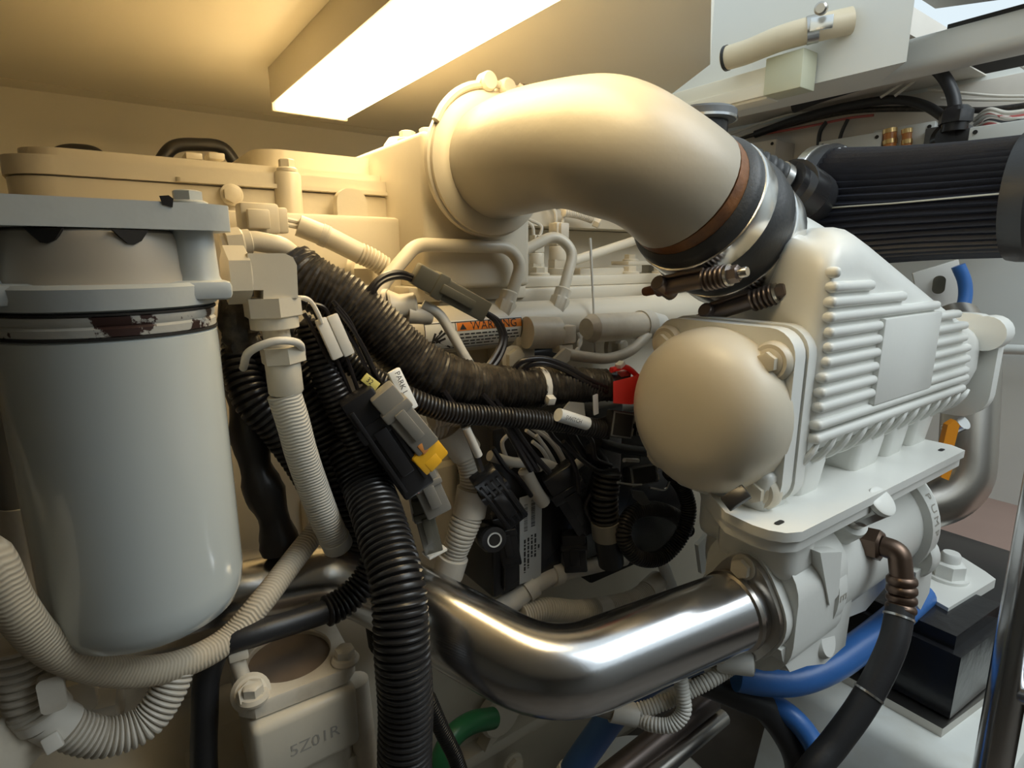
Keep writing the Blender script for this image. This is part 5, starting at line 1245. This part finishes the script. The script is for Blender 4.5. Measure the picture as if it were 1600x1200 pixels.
O('ribbed_branch', corr(cr([PD(992, 1112, .50), PD(1030, 1100, .50), PD(1075, 1080, .50), PD(1110, 1062, .50), PD(1145, 1040, .51)]), 0.0062, .0030, .0014, 14), 'conduit_pale', gc)
O('loop_branch', corr(cr([PD(995, 1122, .50), PD(1020, 1132, .49), PD(1050, 1132, .485), PD(1068, 1112, .485), PD(1066, 1080, .487), PD(1058, 1030, .49), PD(1054, 1000, .50)]), 0.0060, .0028, .0010, 14), 'conduit_pale', gc)
O('dark_tip', sweep([PD(920, 1097, .50), PD(930, 1101, .50)], 0.0068, 14), 'plastic', gc)
pk = T('pipe_bracket', 'cream cast bracket under the stainless pipe flange', 'bracket', PD(1120, 1025, .52))
O('arm', prism([(0, 0), (0.03, 0.012), (0.055, 0.004), (0.06, -0.014), (0.03, -0.018), (0.006, -0.016)], 0.016, .003), 'paint_clean', pk, fr(PD(1090, 1030, .52), (-0.2, -1, 0.2), (1, -.2, .1)))
bolt(pk, PD(1120, 1012, .50), (-0.3, -0.9, 0.1), 0.009, 0.010, 'paint_lamplit')
for k, (a_, b_, lb) in enumerate((((930, 1235, .62), (1110, 1090, .72), 'dark steel bar low in the bilge'), ((985, 1240, .62), (1130, 1120, .72), 'slimmer bright-edged steel bar low in the bilge'))):
    O('steel_bar', sweep([PD(*a_), PD(*b_)], 0.016 if k == 0 else 0.010, 12), 'tbolt_dark' if k == 0 else 'steel_dull', label=lb, cat='bar')
O('bilge_step', rings([(0.10, 0), (0.10, .05), (0.09, .06)], 36), 'gelcoat_white', label='pale round lid at the bottom edge', cat='lid', m=fr(PD(1010, 1240, .80) - V((0, 0, .05))))

# ================================================================== BULKHEAD EQUIPMENT
def wallbox(name, label, x0, y0, x1, y1, dep, mt, lid=True, cat='box'):
    Xf = 1.492 - dep
    a, b = PX(x0, y0, Xf), PX(x1, y1, Xf)
    za, zb = min(a.z, b.z), max(a.z, b.z)
    t = T(name, label, cat, ((Xf + 1.49) / 2, (a.y + b.y) / 2, za))
    ya, yb = min(a.y, b.y), max(a.y, b.y)
    O('case', abox(Xf + .008, 1.491, ya, yb, za, zb, .003), mt, t)
    if lid:
        O('lid', abox(Xf, Xf + .0075, ya - .001, yb + .001, za - .001, zb + .001, .002), mt, t)
        for yy in (ya + .009, yb - .009): O('screw', rings([(0.004, 0), (0.004, .001)], 12), 'dark_hole', t, fr((Xf - .0002, yy, zb - .009), (-1, 0, 0)))
    return t
wallbox('junction_box', 'cream wall junction box behind the breather hose', 1130, 232, 1205, 300, .09, 'wall_cream')
wallbox('junction_box', 'pale square wall box above the air filter clamp', 1280, 222, 1366, 300, .05, 'wall_white')
wallbox('junction_box', 'large pale wall box at the right edge above the air filter', 1516, 200, 1640, 300, .10, 'wall_white')
wallbox('fuse_panel', 'white panel carrying two amber fuses above the air filter', 1366, 205, 1445, 300, .03, 'wall_white', cat='panel')
for k, (x0, x1) in enumerate(((1384, 1397), (1412, 1422))):
    t = T('glass_fuse', ('amber glass fuse in a brass holder, wider one', 'amber glass fuse in a brass holder, narrower one')[k], 'fuse', PX((x0 + x1) / 2, 225, 1.45))
    a, b = PX((x0 + x1) / 2, 203, 1.45), PX((x0 + x1) / 2, 245, 1.45)
    O('tube', sweep([a, b], 0.0125 if k == 0 else 0.009, 18), 'amber', t)
    for f in (.02, .45, .95): O('brass_band', sweep(sub([a, a.lerp(b, .5), b], f, .009), 0.0140 if k == 0 else 0.0105, 18), 'brass', t)
sk = T('power_socket', 'dark blue-grey socket with black cable plug above the air filter', 'socket', PX(1480, 220, 1.42))
a, b = PX(1444, 200, 1.44), PX(1490, 300, 1.44)
O('plate', abox(1.445, 1.492, min(a.y, b.y), max(a.y, b.y), min(a.z, b.z), max(a.z, b.z), .003), 'plastic_grey', sk)
O('plug_body', rings([(0.030, 0), (0.032, .006), (0.032, .03), (0.024, .04)], 28), 'plastic', sk, fr(PX(1483, 222, 1.43), (-0.9, -0.3, 0.1)))
O('side_block', rbox(0.05, 0.05, 0.06, .004), 'plastic', sk, Matrix.Translation(PX(1502, 230, 1.42)))
O('gland', rings([(0.022, 0), (0.022, .014), (0.025, .015, 'h'), (0.025, .036, 'h'), (0.018, .046)]), 'plastic', sk, fr(PX(1490, 206, 1.40)))
O('cable', sweep(cr([PX(1490, 190, 1.40), PX(1492, 165, 1.40), PX(1486, 140, 1.40), PX(1468, 112, 1.40), PX(1450, 100, 1.41)]), 0.0115, 14), 'rubber', sk)
O('trunk_cable', sweep(cr([PX(1240, 168, 1.40), PX(1280, 152, 1.40), PX(1350, 130, 1.40), PX(1420, 108, 1.41), PX(1470, 92, 1.42)]), 0.0125, 12), 'rubber', label='thick black cable clipped under the ceiling beam', cat='cable')
O('trunk_cable', sweep(cr([PX(1180, 210, 1.45), PX(1260, 182, 1.45), PX(1330, 165, 1.45), PX(1400, 156, 1.45), PX(1445, 165, 1.44), PX(1484, 190, 1.42)]), 0.0095, 12), 'rubber', label='black cable looping over to the power socket', cat='cable')
O('dark_cable', sweep(cr([PX(1135, 222, 1.47), PX(1230, 196, 1.47), PX(1330, 174, 1.47), PX(1450, 170, 1.47), PX(1540, 172, 1.47), PX(1640, 160, 1.47)]), 0.006, 10), 'loom_dusty', label='dusty dark cable stretched along the cream bulkhead', cat='cable')
def thin(label, pts, mt='wire_white', r=.003, Xp=1.46): O('thin_wire', sweep(cr([PX(x, y, Xp) for x, y in pts]), r, 8), mt, label=label, cat='wire')
thin('pale wire rising steeply to the beam, upper of the pair', [(1376, 152), (1410, 130), (1440, 105), (1470, 90)], Xp=1.43)
thin('pale wire rising steeply to the beam, lower of the pair', [(1398, 150), (1430, 126), (1460, 104), (1490, 88)], Xp=1.43)
thin('tan wire along the bulkhead near the filler cap, upper one', [(1138, 212), (1190, 192), (1240, 178), (1275, 175)])
thin('tan wire along the bulkhead near the filler cap, lower one', [(1142, 218), (1200, 198), (1250, 184), (1278, 178)])
thin('cream wire crossing behind the cable gland, upper one', [(1450, 140), (1510, 146), (1560, 150), (1640, 150)])
thin('cream wire crossing behind the cable gland, lower one', [(1470, 154), (1530, 156), (1640, 156)])
thin('red wire along the bulkhead', [(1180, 212), (1270, 196), (1330, 184), (1365, 180)], 'red_dark')
thin('cream wire hanging from the beam at the right edge', [(1535, 75), (1570, 85), (1600, 105), (1640, 130)], Xp=1.40)
thin('dark wire dropping down the bulkhead behind the pale box, thicker one', [(1292, 190), (1282, 205), (1278, 240)], 'rubber', .005)
thin('dark wire dropping down the bulkhead behind the pale box, thinner one', [(1325, 186), (1316, 205), (1310, 225)], 'rubber', .004)
wt = T('wire_tangle', 'tangle of pale and red wires above the right wall box', 'wires', PX(1560, 190, 1.46))
rnd = random.Random(4)
for i in range(9):
    y = 178 + i * 3
    O('wire', sweep(cr([PX(1525 + rnd.uniform(-4, 6), y + 8, 1.46), PX(1545, y - 4 + rnd.uniform(-4, 4), 1.44), PX(1575, y + rnd.uniform(-6, 4), 1.44), PX(1640, y - 8 + rnd.uniform(-6, 6), 1.45)]), .0035, 8), ('wire_white', 'wire_white', 'red_dark', 'conduit_pale', 'rubber')[i % 5], wt)
cg = T('cable_clip', 'black cable clip with screw under the ceiling beam', 'clip', PX(1518, 88, 1.40))
O('clip', rbox(0.03, 0.03, 0.016, .003), 'plastic', cg, Matrix.Translation(PX(1520, 84, 1.40)))
O('screw', rings([(0.007, 0), (0.008, .004), (0.005, .008)], 16), 'plastic', cg, fr(PX(1517, 94, 1.39), (-1, 0, -.3)))
O('ribbed_sleeve', corr([PX(1532, 84, 1.41), PX(1555, 84, 1.41), PX(1572, 88, 1.41)], .011, .006, .002, 14), 'conduit', cg)
# hose and long box under the soffit
fh_ = T('tan_hose', 'tan hose with steel worm clamp entering the white soffit', 'hose', PX(1200, 70, .93))
fhp = cr([PX(1132, 92, .90), PX(1165, 82, .905), PX(1220, 60, .91), PX(1270, 46, .925), PX(1330, 32, .96)])
O('hose_run', sweep(resample(fhp, step=.006), 0.0185, 22), 'hose_tan', fh_)
O('worm_clamp', sweep(sub(fhp, .72, .016), 0.0196, 26), 'steel_bolt', fh_)
O('clamp_screw', rings([(0.0085, 0), (0.0085, .010), (0.006, .012)], 18), 'steel_dull', fh_, fr(PX(1284, 14, .885), (-0.9, -0.3, -.2)))
O('clamp_plate', rbox(.018, .030, .004, .001), 'clamp_band', fh_, fr(PX(1284, 36, .905), (-0.85, -0.4, -.1), (0, 0, 1)))
O('end_ring', sweep(sub(fhp, .02, .005), 0.0196, 26), 'rubber', fh_)
lb2 = T('ballast_box', 'long cream box with greenish end cap under the soffit', 'box', PX(1200, 130, .96))
ga, gb_ = PX(1203, 98, .93), PX(1257, 138, .93)
yv = (ga.y, gb_.y)
O('end_cap', abox(.918, .960, min(yv), max(yv), gb_.z, ga.z + .004, .002), 'box_green', lb2)
O('channel', abox(.930, .965, max(yv), max(yv) + .30, gb_.z - .002, ga.z - .004, .002), 'gelcoat', lb2)
O('lens_strip', abox(.924, .931, max(yv) + .002, max(yv) + .30, gb_.z + .002, gb_.z + .022, .001), 'gelcoat', lb2)
# blue hose and vented plate beyond the aftercooler
O('blue_hose', sweep(cr([PD(1497, 415, 1.05), PD(1507, 440, 1.05), PD(1508, 465, 1.05), PD(1498, 500, 1.05)]), 0.011, 14), 'blue_hose', label='blue hose hanging below the air filter', cat='hose')
vp = T('vent_plate', 'pale plate with oval hole behind the aftercooler', 'plate', PD(1470, 450, 1.08))
O('plate', rbox(.08, .006, .10, .002), 'conduit_pale', vp, fr(PD(1468, 455, 1.10), (-.3, .2, 1), (1, -1, 0)))
O('oval_hole', prism(rrect(.020, .034, .0095, 6), .002), 'plastic_olive', vp, fr(PD(1467, 445, 1.085), -ray(1467, 445), (0.8, -0.6, 0)))
O('wall_pipe', sweep([PX(1545, 545, 1.46), PX(1900, 556, 1.46)], .010, 14), 'wall_white', label='thin white pipe across the white bulkhead', cat='pipe')
